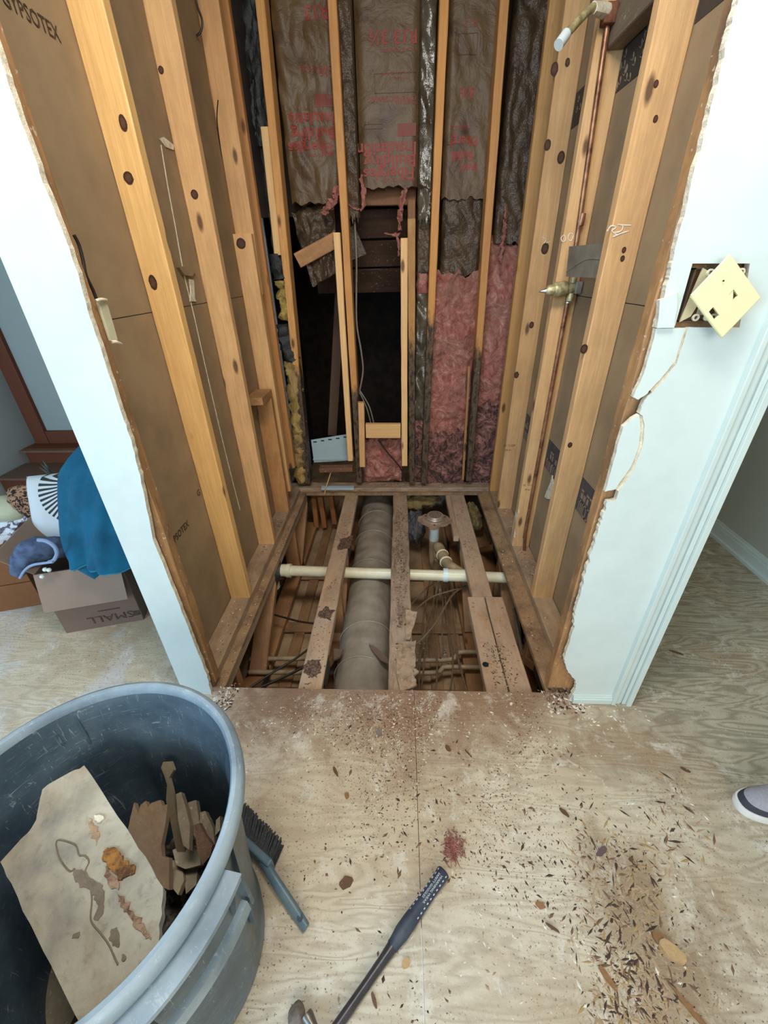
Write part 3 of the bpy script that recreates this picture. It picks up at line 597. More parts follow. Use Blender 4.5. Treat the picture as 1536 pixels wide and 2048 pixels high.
fluff(0.19, 0.452, 0.03, 0.40, 1.575, 13, M_pinkd, 'mouldy pink fibreglass at the foot of the tall right bay', 0.04, 44, 60)
fluff(0.488, 0.668, 0.55, 1.42, 1.60, 15, M_pink, 'dusty pink fibreglass strip in the rear right corner', 0.02, 24, 110)
fluff(0.488, 0.668, 0.03, 0.56, 1.58, 17, M_pinkd, 'mouldy dark pink fibreglass low in the rear right corner', 0.03, 24, 60)
fluff(0.108, 0.176, 0.03, 0.52, 1.59, 19, M_pinkd, 'mouldy fibreglass at the foot of the narrow bay with grey plastic', 0.03, 16, 60)
batt(0.108, 0.178, 0.48, 1.18, 1.59, 21.0, M_silver, 'crumpled dark plastic sheet low in the narrow bay, streaked silver', wr=0.02)
fluff(0.112, 0.176, 1.16, 1.3, 1.60, 23, M_pink, 'small pink fibreglass patch in the narrow bay at mid height', 0.02, 16, 24)
batt(0.108, 0.178, 1.28, 1.54, 1.59, 24.0, M_kraftdark, 'torn kraft scrap in the narrow bay above the pink patch', wr=0.02)
fluff(-0.228, 0.03, 0.03, 0.335, 1.60, 25, M_pink, 'pink fibreglass under the nailed crosspiece, with paper scraps', 0.035, 44, 50)
def tuft(pts, r, label, mat=None, Y=1.57):
    P = [at(x, y, 1, Y) for x, y in pts]; b = MB(); n = 12; rr = r
    b.tube(P, [rr * k for k in ([0.5] + [1.0] * (len(P) - 2) + [0.25])], 12, sub=6, flat=0.6)
    for i, v in enumerate(b.v): b.v[i] = v + Vector((N(v.x * 60, v.y * 60, v.z * 60), N(v.x * 60 + 9, v.y * 60, v.z * 60), N(v.x * 60, v.y * 60 + 9, v.z * 60))) * rr * 1.1
    return tag(b.build('insulation_tuft', mat or M_pink, smooth=True), label, 'insulation tuft', 'torn pink insulation tufts')
tuft([(676, 372), (668, 400), (655, 418), (640, 424)], 0.017, 'pink fibreglass tuft left of the middle back stud', Y=1.56)
tuft([(722, 350), (727, 385), (728, 410), (722, 424)], 0.012, 'pink fibreglass tuft right of the middle back stud')
tuft([(694, 405), (707, 416), (722, 418)], 0.008, 'small pink fibreglass string bridging two paper edges')
tuft([(815, 372), (806, 395), (800, 430), (799, 462)], 0.014, 'long dirty pink fibreglass streamer hanging at the top right of the opening')
tuft([(800, 468), (790, 470), (766, 466)], 0.009, 'pointed pink fibreglass wisp sticking left into the opening')
tuft([(795, 470), (798, 490), (797, 512)], 0.012, 'pink fibreglass wisp dangling down into the opening')
tuft([(840, 372), (858, 380), (866, 400), (860, 420)], 0.014, 'dirty grey pink tuft beside the brown stud stub', M_kraftdark)
tuft([(1012, 415), (1010, 450), (1005, 490), (1000, 540)], 0.014, 'pink fibreglass roll behind the rear right corner stud', Y=1.56)
# red print, upside down as the batts hang
def kp(o, f, lines, xr, xl_clip=None):
    for s_, x, z, size, sx in lines:
        text('printed_text', s_, (x, 1.56, z), (-1, 0, 0), (0, 0, -1), size, M_redink, o, bold=0.0010 if size > .04 else 0, warp=lambda g, f=f: Vector((g.x, f(g.x, g.z) - 0.0015 + (g.y - 1.56), g.z)), sx=sx)
def Z(px, py): p = at(px, py, 1, 1.585); return p.x, p.z
x, z = Z(832, 320); kp(oc, fc, [('Insulation', *Z(834, 282), .066, 1.12), ('Building', *Z(833, 307), .066, 1.2), ('Fiberglas', *Z(829, 333), .064, 1.1), ('INSULATE NOW SAVE', *Z(829, 355), .016, 1.0), ('OWENS/CORNING', *Z(833, 188), .026, 1.0), ('R13', *Z(836, 55), .06, 1.1), ('3½', *Z(776, 57), .06, 1.1), ('TRADEMARK', *Z(834, 200), .014, 1.2), ('FACING WARM SIDE', *Z(833, 92), .014, 1.2), ('THIS SIDE TOWARD', *Z(820, 140), .012, 1.2), ('LIVING SPACE', *Z(820, 150), .012, 1.2)], 0)
kp(oa, fa, [('Insulatio', *Z(668, 222), .06, 1.05), ('Building', *Z(670, 253), .06, 1.1), ('Fiberglas', *Z(664, 281), .06, 1.0), ('OWENS/COR', *Z(664, 128), .026, .9), ('NING', *Z(663, 140), .022, 1), ('R13', *Z(655, 5), .06, 1.1), ('INSULATE NOW', *Z(666, 305), .016, 1)], 0)
kp(od, fd, [('Fibergl', *Z(957, 270), .052, .9), ('Buildi', *Z(948, 300), .052, .9), ('Insul', *Z(956, 326), .046, .9), ('CORNING', *Z(946, 247), .02, 1.1), ('3½', *Z(952, 172), .05, 1.1), ('R13', *Z(956, 35), .03, 1.1)], 0)
def frame(o, f, x0, y0, x1, y1, solid=False):
    a = at(x0, y0, 1, 1.585); c = at(x1, y1, 1, 1.585); b = MB(); nx = 10
    def bar(xa, xb, za, zb):
        b.sheet(lambda u, v: (xa + (xb - xa) * u, f(xa + (xb - xa) * u, za + (zb - za) * v) - 0.0012, za + (zb - za) * v), 12, 12, off=(0, -0.001, 0), th=0.001)
    if solid: bar(a.x, c.x, c.z, a.z)
    else:
        t = 0.0015; bar(a.x, c.x, a.z - t, a.z); bar(a.x, c.x, c.z, c.z + t); bar(a.x, a.x + t, c.z, a.z); bar(c.x - t, c.x, c.z, a.z)
    b.build('printed_panel', M_redfaint if solid else M_blackink, parent=o)
M_redfaint = plain('faint_red_ink', S(126, 56, 44), 0.6, var=0.5, scale=30, c2=S(104, 66, 48), bst=0)
frame(oc, fc, 795, 245, 832, 270, True); frame(oa, fa, 628, 186, 664, 212, True); frame(oc, fc, 748, 145, 832, 182); frame(od, fd, 918, 64, 955, 106); frame(oc, fc, 727, 247, 765, 256)
# hanging torn panel with lath
a = [at(x, y, 1, Y) for x, y, Y in ((583, 425, 1.66), (668, 402, 1.66), (675, 545, 1.60), (625, 574, 1.58))]
th = thing('torn_kraft_flap', a[0], 'crumpled dark kraft flap hanging into the opening with a pale lath across it', 'torn insulation')
def fn(u, v):
    p = (a[0] * (1 - u) + a[1] * u) * (1 - v) + (a[3] * (1 - u) + a[2] * u) * v
    return p + Vector((0, -0.03 * N(u * 4, v * 5, 2) - 0.015 * N(u * 11, v * 9, 5), 0.012 * N(u * 5, v * 5, 9)))
b = MB(); b.sheet(fn, 24, 34, th=0.004); b.build('kraft_sheet', M_kraftdark, th, smooth=True)
plank('lath', at(594, 522, 1, 1.575), at(675, 478, 1, 1.575), 0.07, 0.012, M_pinedirt, (0.3, 0, 1), jag0=.01, jag1=.01, parent=th)
b = MB(); P = [at(x, y, 1, 1.68) for x, y in ((700, 455), (708, 450), (733, 508), (700, 522), (695, 500))]; b.prism(P, (0, 0.01, 0), side=0); tag(b.build('paper_scrap', M_kraftdark), 'pale edged scrap of paper hanging right of the middle back stud', 'paper scrap')
# sheathing seen through the opening
a = at(742, 393, 1, 1.70); c = at(812, 393, 1, 1.70)
tag(plank('header_board', (a.x - .08, 1.71, a.z), (c.x + .05, 1.71, c.z), 0.075, 0.03, M_old, (0, 0, 1)), 'brown horizontal board under the middle insulation batt', 'board')
for i in range(3):
    z = 1.62 - 0.14 * i
    tag(plank('roof_board', (-0.5, 1.86 + .07 * i, z - .1), (0.5, 1.86 + .07 * i, z - .1), 0.14, 0.02, M_brownboard, (0, -0.4, 1)), ['uppermost', 'middle', 'lowest'][i] + ' shade-darkened roof board seen through the opening', 'board', 'dark roof boards beyond the opening')
tag(plank('attic_brace', at(665, 870, 1, 2.1), at(682, 560, 1, 2.25), 0.07, 0.035, wood('dim_brace', S(92, 66, 44)), (1, 0, 0)), 'dim slanting brace in the dark opening left of the middle stud', 'brace')
th = thing('vinyl_siding', at(662, 920, 1, 1.68), 'pale blue white vinyl siding strip low behind the left bay of the back wall', 'siding')
a, b_, c, d = [at(x, y, 1, 1.68) for x, y in ((622, 880), (698, 868), (700, 921), (628, 925))]
b = MB(); b.prism([a, b_, c, d], (0, 0.006, 0)); b.box(a.x, b_.x, 1.672, 1.681, d.z + .02, d.z + .028); b.build('panel', M_siding, th)
for k in range(5): p = a.lerp(b_, 0.1 + k * 0.2); b = MB(); b.box(p.x - .012, p.x + .012, 1.677, 1.681, p.z - .02, p.z - .014); b.build('nail_slot', M_dark, th)
b = MB(); p = at(640, 955, 1, 1.5); c = at(706, 950, 1, 1.5); b.box(p.x, c.x, 1.50, 1.53, 0.028, 0.045); tag(b.build('siding_scrap', M_siding), 'thin pale blue strip lying on the rear plate', 'siding')
# left rear corner: felt and foam
def column(pts, r, mat, name, label, cat, Y=1.56, nz=0.4, seed=0):
    P = [at(x, y, 1, Y) for x, y in pts]; b = MB(); b.tube(P, r, 16, sub=10, flat=0.8)
    for i, v in enumerate(b.v): b.v[i] = v + Vector((N(v.x * 30, v.z * 30, seed), N(v.x * 30, v.z * 26, seed + 4), 0)) * r * nz + Vector((N(v.z * 90, v.x * 90, seed), 0, N(v.z * 90, v.x * 90, seed))) * r * nz * 0.4
    return tag(b.build(name, mat, smooth=True), label, cat)
column([(566, 648), (576, 690), (588, 720)], 0.044, M_felt, 'felt_roll', 'black felt stuffed between two yellow foam lumps in the rear left corner', 'felt')
column([(554, 508), (558, 535), (563, 558)], 0.044, M_felt, 'felt_roll', 'dark green black felt lump above the yellow foam, rear left corner', 'felt', seed=3)
column([(563, 562), (570, 600), (575, 640)], 0.040, M_foam, 'spray_foam', 'upper yellow foam lump in the rear left corner', 'foam', nz=.6, seed=5)
column([(582, 722), (590, 780), (597, 860), (602, 920), (604, 962)], 0.046, wood('mouldy_corner_wood', S(176, 150, 84), dirt=0.9, knots=0, allrot=0.35), 'corner_post', 'long yellowish mouldy corner post at the rear left', 'post', nz=.5, seed=7)
a = at(486, 0, 1, 1.56); c = at(528, 0, 1, 1.56); d = at(508, 290, 1, 1.56); e = at(535, 290, 1, 1.56)
def fn(u, v):
    p = (a.lerp(c, u)).lerp(d.lerp(e, u), v * 1.0); z = 2.43 * (1 - v) + d.z * v if v < 0 else p.z
    return Vector((p.x, 1.585 - 0.02 * N(u * 3, v * 6, 1) - .012 * N(u * 9, v * 14, 3), p.z + (0.17 * (1 - v))))
b = MB(); b.sheet(fn, 14, 50, th=0.01); tag(b.build('felt_sheet', M_felt, smooth=True), 'black felt sheet high in the rear left corner', 'felt')
b = MB(); a = at(535, 290, 1, 1.60); d = at(560, 520, 1, 1.60); b.sheet(lambda u, v: Vector((a.x + (d.x - a.x) * v - .03 + .06 * u, 1.60 - .01 * N(u * 5, v * 9), a.z + (d.z - a.z) * v)), 8, 20, th=.01); tag(b.build('felt_sheet', M_felt, smooth=True), 'narrow black felt strip behind the pale sister board', 'felt')
# ================================================================ UNDER THE FLOOR
def truss(x, w, y0, y1, label, mat, jag=0, webs=True, verts=(), parity=0, z=-0.038, joints=None):
    th = thing('floor_truss', (x, (y0 + y1) / 2, -0.43), label, 'floor truss', 'floor trusses spanning the opened floor')
    plank('top_chord', (x, y0, z), (x, y1, z), w, 0.038, mat, (1, 0, 0), parent=th, jit=0.002 + jag, n=60 if jag else None)
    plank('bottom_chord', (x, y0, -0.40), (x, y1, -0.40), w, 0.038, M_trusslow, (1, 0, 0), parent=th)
    y = y0 + 0.12 + parity * 0.2; k = parity
    while webs and y + 0.42 < y1:
        a, c = (-0.062, -0.378) if k % 2 else (-0.378, -0.062)
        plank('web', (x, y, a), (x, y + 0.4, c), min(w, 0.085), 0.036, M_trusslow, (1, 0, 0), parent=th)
        b = MB(); b.box(x - w / 2 - 0.0015, x - w / 2, y + 0.34, y + 0.46, c - 0.045 if c > -.2 else c - 0.03, c + 0.03); b.build('gusset_plate', M_plateg, parent=th)
        b = MB(); b.box(x + w / 2, x + w / 2 + 0.0015, y + 0.34, y + 0.46, c - 0.045 if c > -.2 else c - 0.03, c + 0.03); b.build('gusset_plate', M_plateg, parent=th)
        y += 0.42; k += 1
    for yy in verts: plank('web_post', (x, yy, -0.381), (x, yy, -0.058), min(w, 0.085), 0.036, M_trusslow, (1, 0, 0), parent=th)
    return th
truss(-0.664, 0.088, -0.4, 1.75, 'dusty floor truss along the left edge of the hole', M_truss, verts=(0.12, 1.15), parity=1)
tA = truss(-0.311, 0.087, -0.4, 1.75, 'floor truss with dark mould spots just left of the round duct', M_truss, verts=(0.6,))
tB = truss(0.022, 0.093, -0.4, 1.75, 'badly rotted crumbling floor truss in the middle of the hole', M_rottruss, jag=0.002, parity=1)
tC = truss(0.403, 0.093, 0.515, 1.75, 'back right floor truss that stops at a doubled front piece', M_truss, parity=0)
truss(0.602, 0.088, -0.4, 1.75, 'dusty floor truss along the right edge of the hole', M_truss, verts=(0.3, 0.9), parity=0)
tD = truss(0.371, 0.078, -0.4, 0.512, 'left half of the doubled front floor truss, with a drilled hole', M_truss, webs=False, verts=(0.05,))
truss(0.4545, 0.080, -0.4, 0.512, 'right half of the doubled front floor truss, dusty and splintered', M_truss, webs=False, verts=(0.05,))
tag(plank('wood_cleat', (0.341, 1.02, -0.038), (0.341, 1.7, -0.038), 0.030, 0.036, M_truss, (1, 0, 0)), 'narrow wood cleat alongside the back right floor truss', 'wood cleat')
b = MB(); p = at(971, 1329, 2, -0.019); b.lathe([(0.0, 0), (0.012, 0), (0.012, 0.0012), (0.0, 0.0012)], p, 18); b.build('drilled_hole', M_dark, parent=tD)
def splat(pts, z, mat, parent, name='rot_patch', th=0.001):
    P = [at(x, y, 2, z) for x, y in pts]; b = MB(); b.prism(P, (0, 0, th)); return b.build(name, mat, parent=parent)
# rotten splinters torn off the middle truss
for i, (pts, lab) in enumerate(((((812, 1222), (834, 1226), (832, 1240), (824, 1262), (820, 1284), (812, 1280)), 'flat splintered wood shard sticking out right of the rotten truss, upper one'),
                  (((798, 1288), (832, 1284), (831, 1330), (826, 1345), (834, 1372), (800, 1386), (792, 1340)), 'wide crumbled wood shard on the rotten truss near the front edge'),
                  (((824, 1338), (838, 1345), (830, 1352)), 'small pointed splinter right of the rotten truss'), (((824, 1352), (833, 1365), (822, 1366)), 'small wedge splinter below the pointed one on the rotten truss'))):
    P = [at(x, y, 2, -0.014 + 0.004 * i) for x, y in pts]; Q = []
    for k in range(len(P)):
        a = P[k]; c = P[(k + 1) % len(P)]
        for t in (0, .25, .5, .75): q = a.lerp(c, t); Q.append(q + Vector((N(q.x * 140, q.y * 140, i), N(q.x * 140, q.y * 140, i + 9), 0)) * 0.006)
    b = MB(); b.prism(Q, (0, 0, 0.009)); tag(b.build('wood_shard', M_rottruss), lab, 'wood shard', 'splinters on the rotten truss')
def scatter(name, label, regions, n, size, mats, cat='debris', seed=1, flat=0.45, z=0.0, elong=1.6):
    rnd = random.Random(seed); b = MB(); tot = sum(r[-1] for r in regions)
    for _ in range(n):
        t = rnd.random() * tot
        for r in regions:
            t -= r[-1]
            if t <= 0: break
        x0, x1, y0, y1, zz, _w = r
        for _t in range(4):
            x = rnd.triangular(x0, x1); y = rnd.uniform(y0, y1) if rnd.random() < .5 else rnd.triangular(y0, y1)
            if N(x * 5, y * 5, seed * 3.3) > -0.12: break
        s = size * (0.3 + rnd.random() ** 3 * 1.6); a = rnd.random() * 6.28; u = Vector((math.cos(a), math.sin(a), 0)); v = Vector((-u.y, u.x, 0)); e = 1 + rnd.random() * elong
        c = Vector((x, y, zz + z)); b.mat(rnd.randrange(len(mats))); h = s * flat
        vs = [c + u * s * e, c + v * s * rnd.uniform(.5, 1), c - u * s * e * rnd.uniform(.5, 1), c - v * s * rnd.uniform(.5, 1), c + Vector((rnd.uniform(-.2, .2) * s, rnd.uniform(-.2, .2) * s, h))]
        b.add(vs, [(0, 1, 4), (1, 2, 4), (2, 3, 4), (3, 0, 4), (3, 2, 1, 0)])
    o = b.build(name, mats, keep=True); return tag(o, label, cat, kind='stuff')
def flatm(n, c): return plain(n, c, 0.85, var=0.2, scale=40, bst=0)
D1, D2, D3, D4, D5 = flatm('crumb_dark', S(66, 48, 38)), flatm('crumb_brown', S(114, 86, 64)), flatm('crumb_tan', S(164, 138, 110)), flatm('crumb_white', S(214, 208, 192)), flatm('crumb_rust', S(128, 86, 60))
scatter('truss_debris', 'brown crumbs and sawdust lying on the floor trusses', [(-0.35, -0.27, 0, 1.5, -0.019, 2), (-0.02, 0.065, 0, 1.5, -0.018, 5), (0.34, 0.49, 0, 0.5, -0.019, 2), (0.36, 0.44, 0.5, 1.5, -0.019, 1)], 3600, 0.0024, [D1, D2, D3, D2, D2, D1, D3], seed=2)
for th, pts in ((tA, ((652, 1212), (668, 1222), (660, 1240), (640, 1236), (634, 1228))), (tA, ((612, 1322), (640, 1318), (642, 1345), (625, 1356), (606, 1345))), (tA, ((682, 1078), (706, 1072), (700, 1096), (676, 1100)))):
    P = [at(x, y, 2, -0.0187) for x, y in pts]; Q = []
    for k in range(len(P)):
        for t in range(6): q = P[k].lerp(P[(k + 1) % len(P)], t / 6); Q.append(q + Vector((N(q.x * 200, q.y * 200, 1), N(q.x * 200, q.y * 200, 9), 0)) * 0.012)
    b = MB(); b.prism(Q, (0, 0, 0.0015)); b.build('mould_spot', plain('mould', S(52, 38, 34), 0.9, var=0.8, scale=120, c2=S(116, 88, 70), bst=0), parent=th)
# boards on the ceiling below
for i, (x, lab) in enumerate(((-0.54, 'leftmost'), (0.2, 'middle'), (0.31, 'right-hand'))):
    tag(plank('strapping_board', (x, -0.45, -0.437), (x, 2.2, -0.437), 0.06, 0.016, M_ceilboard, (1, 0, 0)), lab + ' dusty strapping board running away on the ceiling below', 'board', 'strapping boards under the trusses')
for i, (y, lab) in enumerate(((0.28, 'nearest'), (0.7, 'second'), (1.15, 'farthest'))):
    tag(plank('strapping_board', (-0.9, y, -0.423), (0.9, y, -0.423), 0.07, 0.014, M_ceilboard, (0, 1, 0)), lab + ' dusty strapping board running crosswise below the pipes', 'board', 'strapping boards under the trusses')
scatter('cavity_dust', 'dust and crumbs on the boards deep below the floor', [(-0.6, 0.6, -0.2, 1.6, -0.443, 1)], 1500, 0.004, [D3, D2, D4], seed=5)
# duct
th = thing('round_duct', (-0.145, 0.7, -0.345), 'dusty grey round air duct running back under the floor', 'duct')
def dmod(a, z): return 0.0010 * math.sin((z * 66) + a) + 0.005 * N(math.cos(a) * 2, math.sin(a) * 2, z * 5) + 0.0025 * N(math.cos(a) * 6, math.sin(a) * 6, z * 22)
b = MB(); prof = [(0.122, z * 0.01) for z in range(0, 236)]; b.lathe(prof, (-0.143, -0.45, -0.247), 48, axis=(0.0, 1, 0), mod=dmod); b.build('duct_body', M_duct, th, smooth=True)
for (px, py) in ((745, 1058), (745, 1115), (730, 1245), (735, 1320), (750, 1020)):
    p = at(px, py, 2, -0.125); b = MB(); K = 40
    b.tube([(-0.145 + math.cos(a) * 0.124, p.y + 0.018 * math.sin(a * 1 + px), -0.247 + math.sin(a) * 0.124) for a in [R(-20 + 220 * i / K) for i in range(K + 1)]], 0.0022, 6); b.build('wire_band', M_ductband, th, smooth=True)
P = [at(x, y, 2, -0.118) for x, y in ((738, 1290), (752, 1296), (775, 1318), (780, 1330), (762, 1322), (745, 1303))]; b = MB(); b.prism(P, (0, 0, 0.006)); b.build('torn_flap', M_cardd, th)
P = [at(x, y, 2, -0.121) for x, y in ((668, 1300), (687, 1302), (680, 1316), (668, 1322))]; b = MB(); b.prism(P, (0, 0, 0.01)); tag(b.build('cardboard_scrap', M_cardd), 'small torn brown scrap resting on the duct near its left side', 'scrap')
# drain line
zc = -0.090; pl = at(570, 1141, 2, zc); pr = at(1060, 1157, 2, zc)
th = thing('drain_line', (0.25, 0.78, -0.3), 'white plastic drain pipe crossing the hole, rising to a round shower drain', 'drain pipe')
ax = (pr - pl).normalized()
b = MB(); b.tube([pl, pr], 0.0285, 28); b.build('main_pipe', M_pvc, th, smooth=True)
b = MB(); b.tube([pl + ax * 0.03, pl + ax * 0.03 + ax * -0.002, pl - ax * 0.02, pl - ax * 0.05 + Vector((0, 0, -0.012)), pl - ax * 0.075 + Vector((0, 0, -0.05)), pl - ax * 0.08 + Vector((0, 0, -0.12))], [0.035, 0.035, 0.0335, 0.0335, 0.033, 0.033], 24, sub=4); b.build('elbow', M_pvc, th, smooth=True)
b = MB(); b.tube([pl + ax * 0.034, pl + ax * 0.012], 0.0375, 28); b.build('elbow_collar', M_pvc, th, smooth=True)
p = at(891, 1150, 2, zc); b = MB(); b.tube([p - ax * 0.012, p + ax * 0.012], 0.0365, 28); b.build('wye_collar', M_pvcblue, th, smooth=True)
b = MB(); b.tube([p, p + ax * 0.16], 0.0325, 28); b.build('wye_body', M_pvc, th, smooth=True)
dc = Vector((0.231, 1.19, 0))
b = MB(); b.tube([dc + Vector((0, 0, z)) for z in (-0.03, -0.16)], 0.0295, 24); b.build('riser', M_pvcblue, th, smooth=True)
b = MB(); b.tube([dc + Vector((0, 0, z)) for z in (-0.035, -0.052, -0.058)], [0.0375, 0.036, 0.031], 24); b.build('riser_collar', M_pvcblue, th, smooth=True)
trap = [dc + Vector((0, 0, -0.16)), dc + Vector((0.002, -0.01, -0.26)), dc + Vector((0.008, -0.06, -0.31)), dc + Vector((0.018, -0.13, -0.27)), dc + Vector((0.022, -0.155, -0.19))]
b = MB(); b.tube(trap, 0.031, 24, sub=6); b.build('trap_bend', M_pvcdirt, th, smooth=True)
q0 = at(877, 1094, 2, -0.135); q1 = at(885, 1110, 2, -0.125); q2 = at(892, 1124, 2, -0.118); q3 = at(906, 1137, 2, -0.105); q4 = at(932, 1150, 2, -0.092)
b = MB(); b.tube([trap[-1], q0 + Vector((0, 0.01, -.01)), q1, q2, q3, q4], [0.031, 0.033, 0.032, 0.030, 0.030, 0.024], 24, sub=6); b.build('trap_arm', M_pvcdirt, th, smooth=True)
for (s_, e_) in ((q0.lerp(q1, .55), q1), (q1.lerp(q2, .55), q2)):
    b = MB(); d = (e_ - s_).normalized(); b.tube([e_ - d * 0.004, e_ + d * 0.001], 0.036, 28); b.build('cement_ring', M_glue, th, smooth=True)
b = MB(); K = 16; P = []
for j in range(K * 3):
    a = 2 * math.pi * j / (K * 3); r = 0.088 + 0.018 * (math.cos(a * 4 + 0.6) > 0.3) + 0.012 * N(math.cos(a) * 3, math.sin(a) * 3, 2); P.append(dc + Vector((math.cos(a) * r, math.sin(a) * r, -0.020 + 0.008 * N(math.cos(a) * 2, math.sin(a) * 2, 7))))
b.prism(P, (0, 0, 0.003)); b.build('liner_scrap', plain('drain_liner', S(150, 128, 106), 0.6, var=0.4, scale=30, bst=0.4), th)
b = MB(); b.lathe([(0, -0.034), (0.060, -0.034), (0.076, -0.022), (0.078, -0.014), (0.060, -0.013), (0.056, -0.005), (0, -0.005)], dc, 40); b.build('clamp_flange', plain('flange_dirty', S(156, 132, 112), 0.5, var=0.4, scale=24, bst=0.3), th, smooth=True)
b = MB(); b.lathe([(0, -0.004), (0.052, -0.004), (0.054, 0.002), (0.050, 0.006), (0.048, 0.012), (0.050, 0.016), (0.046, 0.020), (0.0, 0.021)], dc, 40); b.build('strainer', plain('strainer_metal', S(176, 158, 144), 0.35, 0.4, var=0.4, scale=60, bst=0.2), th, smooth=True)
b = MB()
for rr, nn in ((0, 1), (0.011, 7), (0.022, 13), (0.033, 19)):
    for j in range(nn):
        a = 2 * math.pi * j / nn + rr * 50; c = dc + Vector((math.cos(a) * rr, math.sin(a) * rr, 0.0205)); b.lathe([(0, 0), (0.0028, 0), (0.0028, 0.0012), (0, 0.0012)], c, 8)
b.build('strainer_holes', M_dark, th); bpy.data.objects['strainer_holes'].parent = bpy.data.objects['strainer']; bpy.data.objects['strainer_holes'].matrix_parent_inverse = wm(bpy.data.objects['strainer']).inverted()
for j in range(3):
    a = 2 * math.pi * j / 3 + .4; c = dc + Vector((math.cos(a) * 0.067, math.sin(a) * 0.067, -0.014)); b = MB(); b.lathe([(0, 0), (0.006, 0), (0.006, 0.005), (0, 0.006)], c, 6); b.build('clamp_bolt', M_rust, th)
# small supply pipes and cables below
def pipe(name, pts, r, mat, label, cat, group=None, sub=6, n=8): b = MB(); b.tube(pts, r, n, sub=sub); return tag(b.build(name, mat, smooth=True), label, cat, group)
def low(pts, z): return [at(x, y, 2, z) for x, y in pts]
pa = low([(500, 1318), (607, 1317), (760, 1321), (832, 1321), (900, 1319), (912, 1312), (920, 1305), (960, 1304), (1075, 1308)], -0.33); pb = low([(498, 1344), (600, 1345), (760, 1347), (832, 1346), (874, 1345), (884, 1338), (894, 1334), (966, 1335), (1080, 1338)], -0.33)
pipe('supply_pipe', pa, 0.011, M_pvcdirt, 'dusty thin water pipe crossing low under the trusses, the farther one', 'water pipe', 'thin water pipes under the floor', 3, 12)
pipe('supply_pipe', pb, 0.011, M_pvcdirt, 'dusty thin water pipe crossing low under the trusses, the nearer one', 'water pipe', 'thin water pipes under the floor', 3, 12)
cb = [([(866, 1160), (868, 1200), (850, 1260), (840, 1320), (838, 1384)], 'leftmost dusty cable hanging down between the middle and right trusses'),
      ([(872, 1165), (862, 1230), (852, 1290), (846, 1350), (842, 1388)], 'second dusty cable from the left between the middle and right trusses'),
      ([(878, 1165), (872, 1220), (866, 1260), (874, 1320), (872, 1388)], 'third dusty cable from the left, bowing right near the front'),
      ([(884, 1165), (886, 1210), (884, 1260), (886, 1300), (880, 1316)], 'fourth dusty cable, nearly straight, between the middle and right trusses'),
      ([(890, 1165), (892, 1220), (898, 1270), (906, 1320), (900, 1388)], 'fifth dusty cable between the middle and right trusses'),
      ([(860, 1158), (848, 1230), (842, 1300), (822, 1388)], 'dusty cable closest to the rotten truss'),
      ([(932, 1172), (905, 1190), (875, 1240), (850, 1272), (830, 1290)], 'loose grey cable curving from the right truss down to the left'),
      ([(930, 1175), (900, 1182), (860, 1196), (820, 1230)], 'loose grey cable arching above the other curved one'),
      ([(868, 1166), (850, 1180), (830, 1200), (815, 1218)], 'short loose cable ending behind the rotten truss'),
      ([(896, 1160), (905, 1230), (915, 1310), (935, 1388)], 'rightmost thin cable in the middle bay')]
for i, (pts, lab) in enumerate(cb): 
    n_ = len(pts); pipe('cable', [at(x, y, 2, (-0.30 if i < 6 or i == 9 else -0.20) + 0.012 * math.sin(i * 2.1 + k)) for k, (x, y) in enumerate(pts)], 0.0042 if i < 6 else 0.005, M_cable, lab, 'cable', 'cables in the bay right of the rotten truss')
pipe('cable', low([(530, 1224), (565, 1234), (600, 1243), (640, 1248)], -0.25), 0.005, M_blackcable, 'black cable crossing under the left bay', 'cable')
pipe('cable', low([(500, 1375), (545, 1345), (590, 1318), (625, 1292)], -0.24), 0.005, M_blackcable, 'dark cable slanting up to the right in the front left bay', 'cable')
pipe('cable', low([(505, 1382), (550, 1362), (600, 1338), (630, 1318)], -0.26), 0.006, M_blackcable, 'lowest dark cable in the front left corner of the hole', 'cable')
pipe('supply_pipe', low([(1017, 1165), (1030, 1230), (1045, 1310)], -0.26), 0.009, M_galv, 'thin grey pipe running forward in the dark right bay', 'water pipe')
# insulation lumps and scraps under the back plate
def lump(name, c, r, sc_, mat, label, cat, seed=0, nz=0.5, n=24):
    b = MB(); prof = []; c = Vector(c)
    for i in range(n + 1):
        a = math.pi * i / n; prof.append((max(1e-4, math.sin(a)) * r, -math.cos(a) * r))
    b.lathe(prof, (0, 0, 0), n * 2)
    for i, v in enumerate(b.v):
        d = 1 + nz * noise.fractal(v / r * 1.3 + Vector((seed, seed, 0)), 0.8, 2.2, 4); b.v[i] = c + Vector((v.x * sc_[0], v.y * sc_[1], v.z * sc_[2])) * d
    return tag(b.build(name, mat, smooth=True), label, cat)
M_yel = plain('old_yellow_batting', S(150, 132, 86), 0.95, var=0.6, scale=14, c2=S(90, 74, 50), bst=0.9, bd=0.02)
M_gry = plain('grey_plastic_film', S(92, 94, 96), 0.35, var=0.5, scale=10, bst=0.8, bd=0.02)
lump('batting_lump', (0.15, 1.62, -0.12), 0.09, (1.4, .7, .8), M_yel, 'tan crumpled batting behind the shower drain under the back plate', 'batting', 1)
lump('batting_lump', (0.52, 1.5, -0.2), 0.08, (.7, .7, 1.2), M_yel, 'tan crumpled batting in the far right bay under the floor', 'batting', 5)
lump('batting_lump', (-0.2, 1.66, -0.03), 0.05, (1.9, .8, .4), M_yel, 'thin tuft of yellow batting above the far end of the duct', 'batting', 9)
lump('plastic_film', (0.12, 1.42, -0.22), 0.11, (.6, .8, 1.1), M_gry, 'grey crumpled plastic film left of the shower drain', 'plastic film', 3, 0.35)
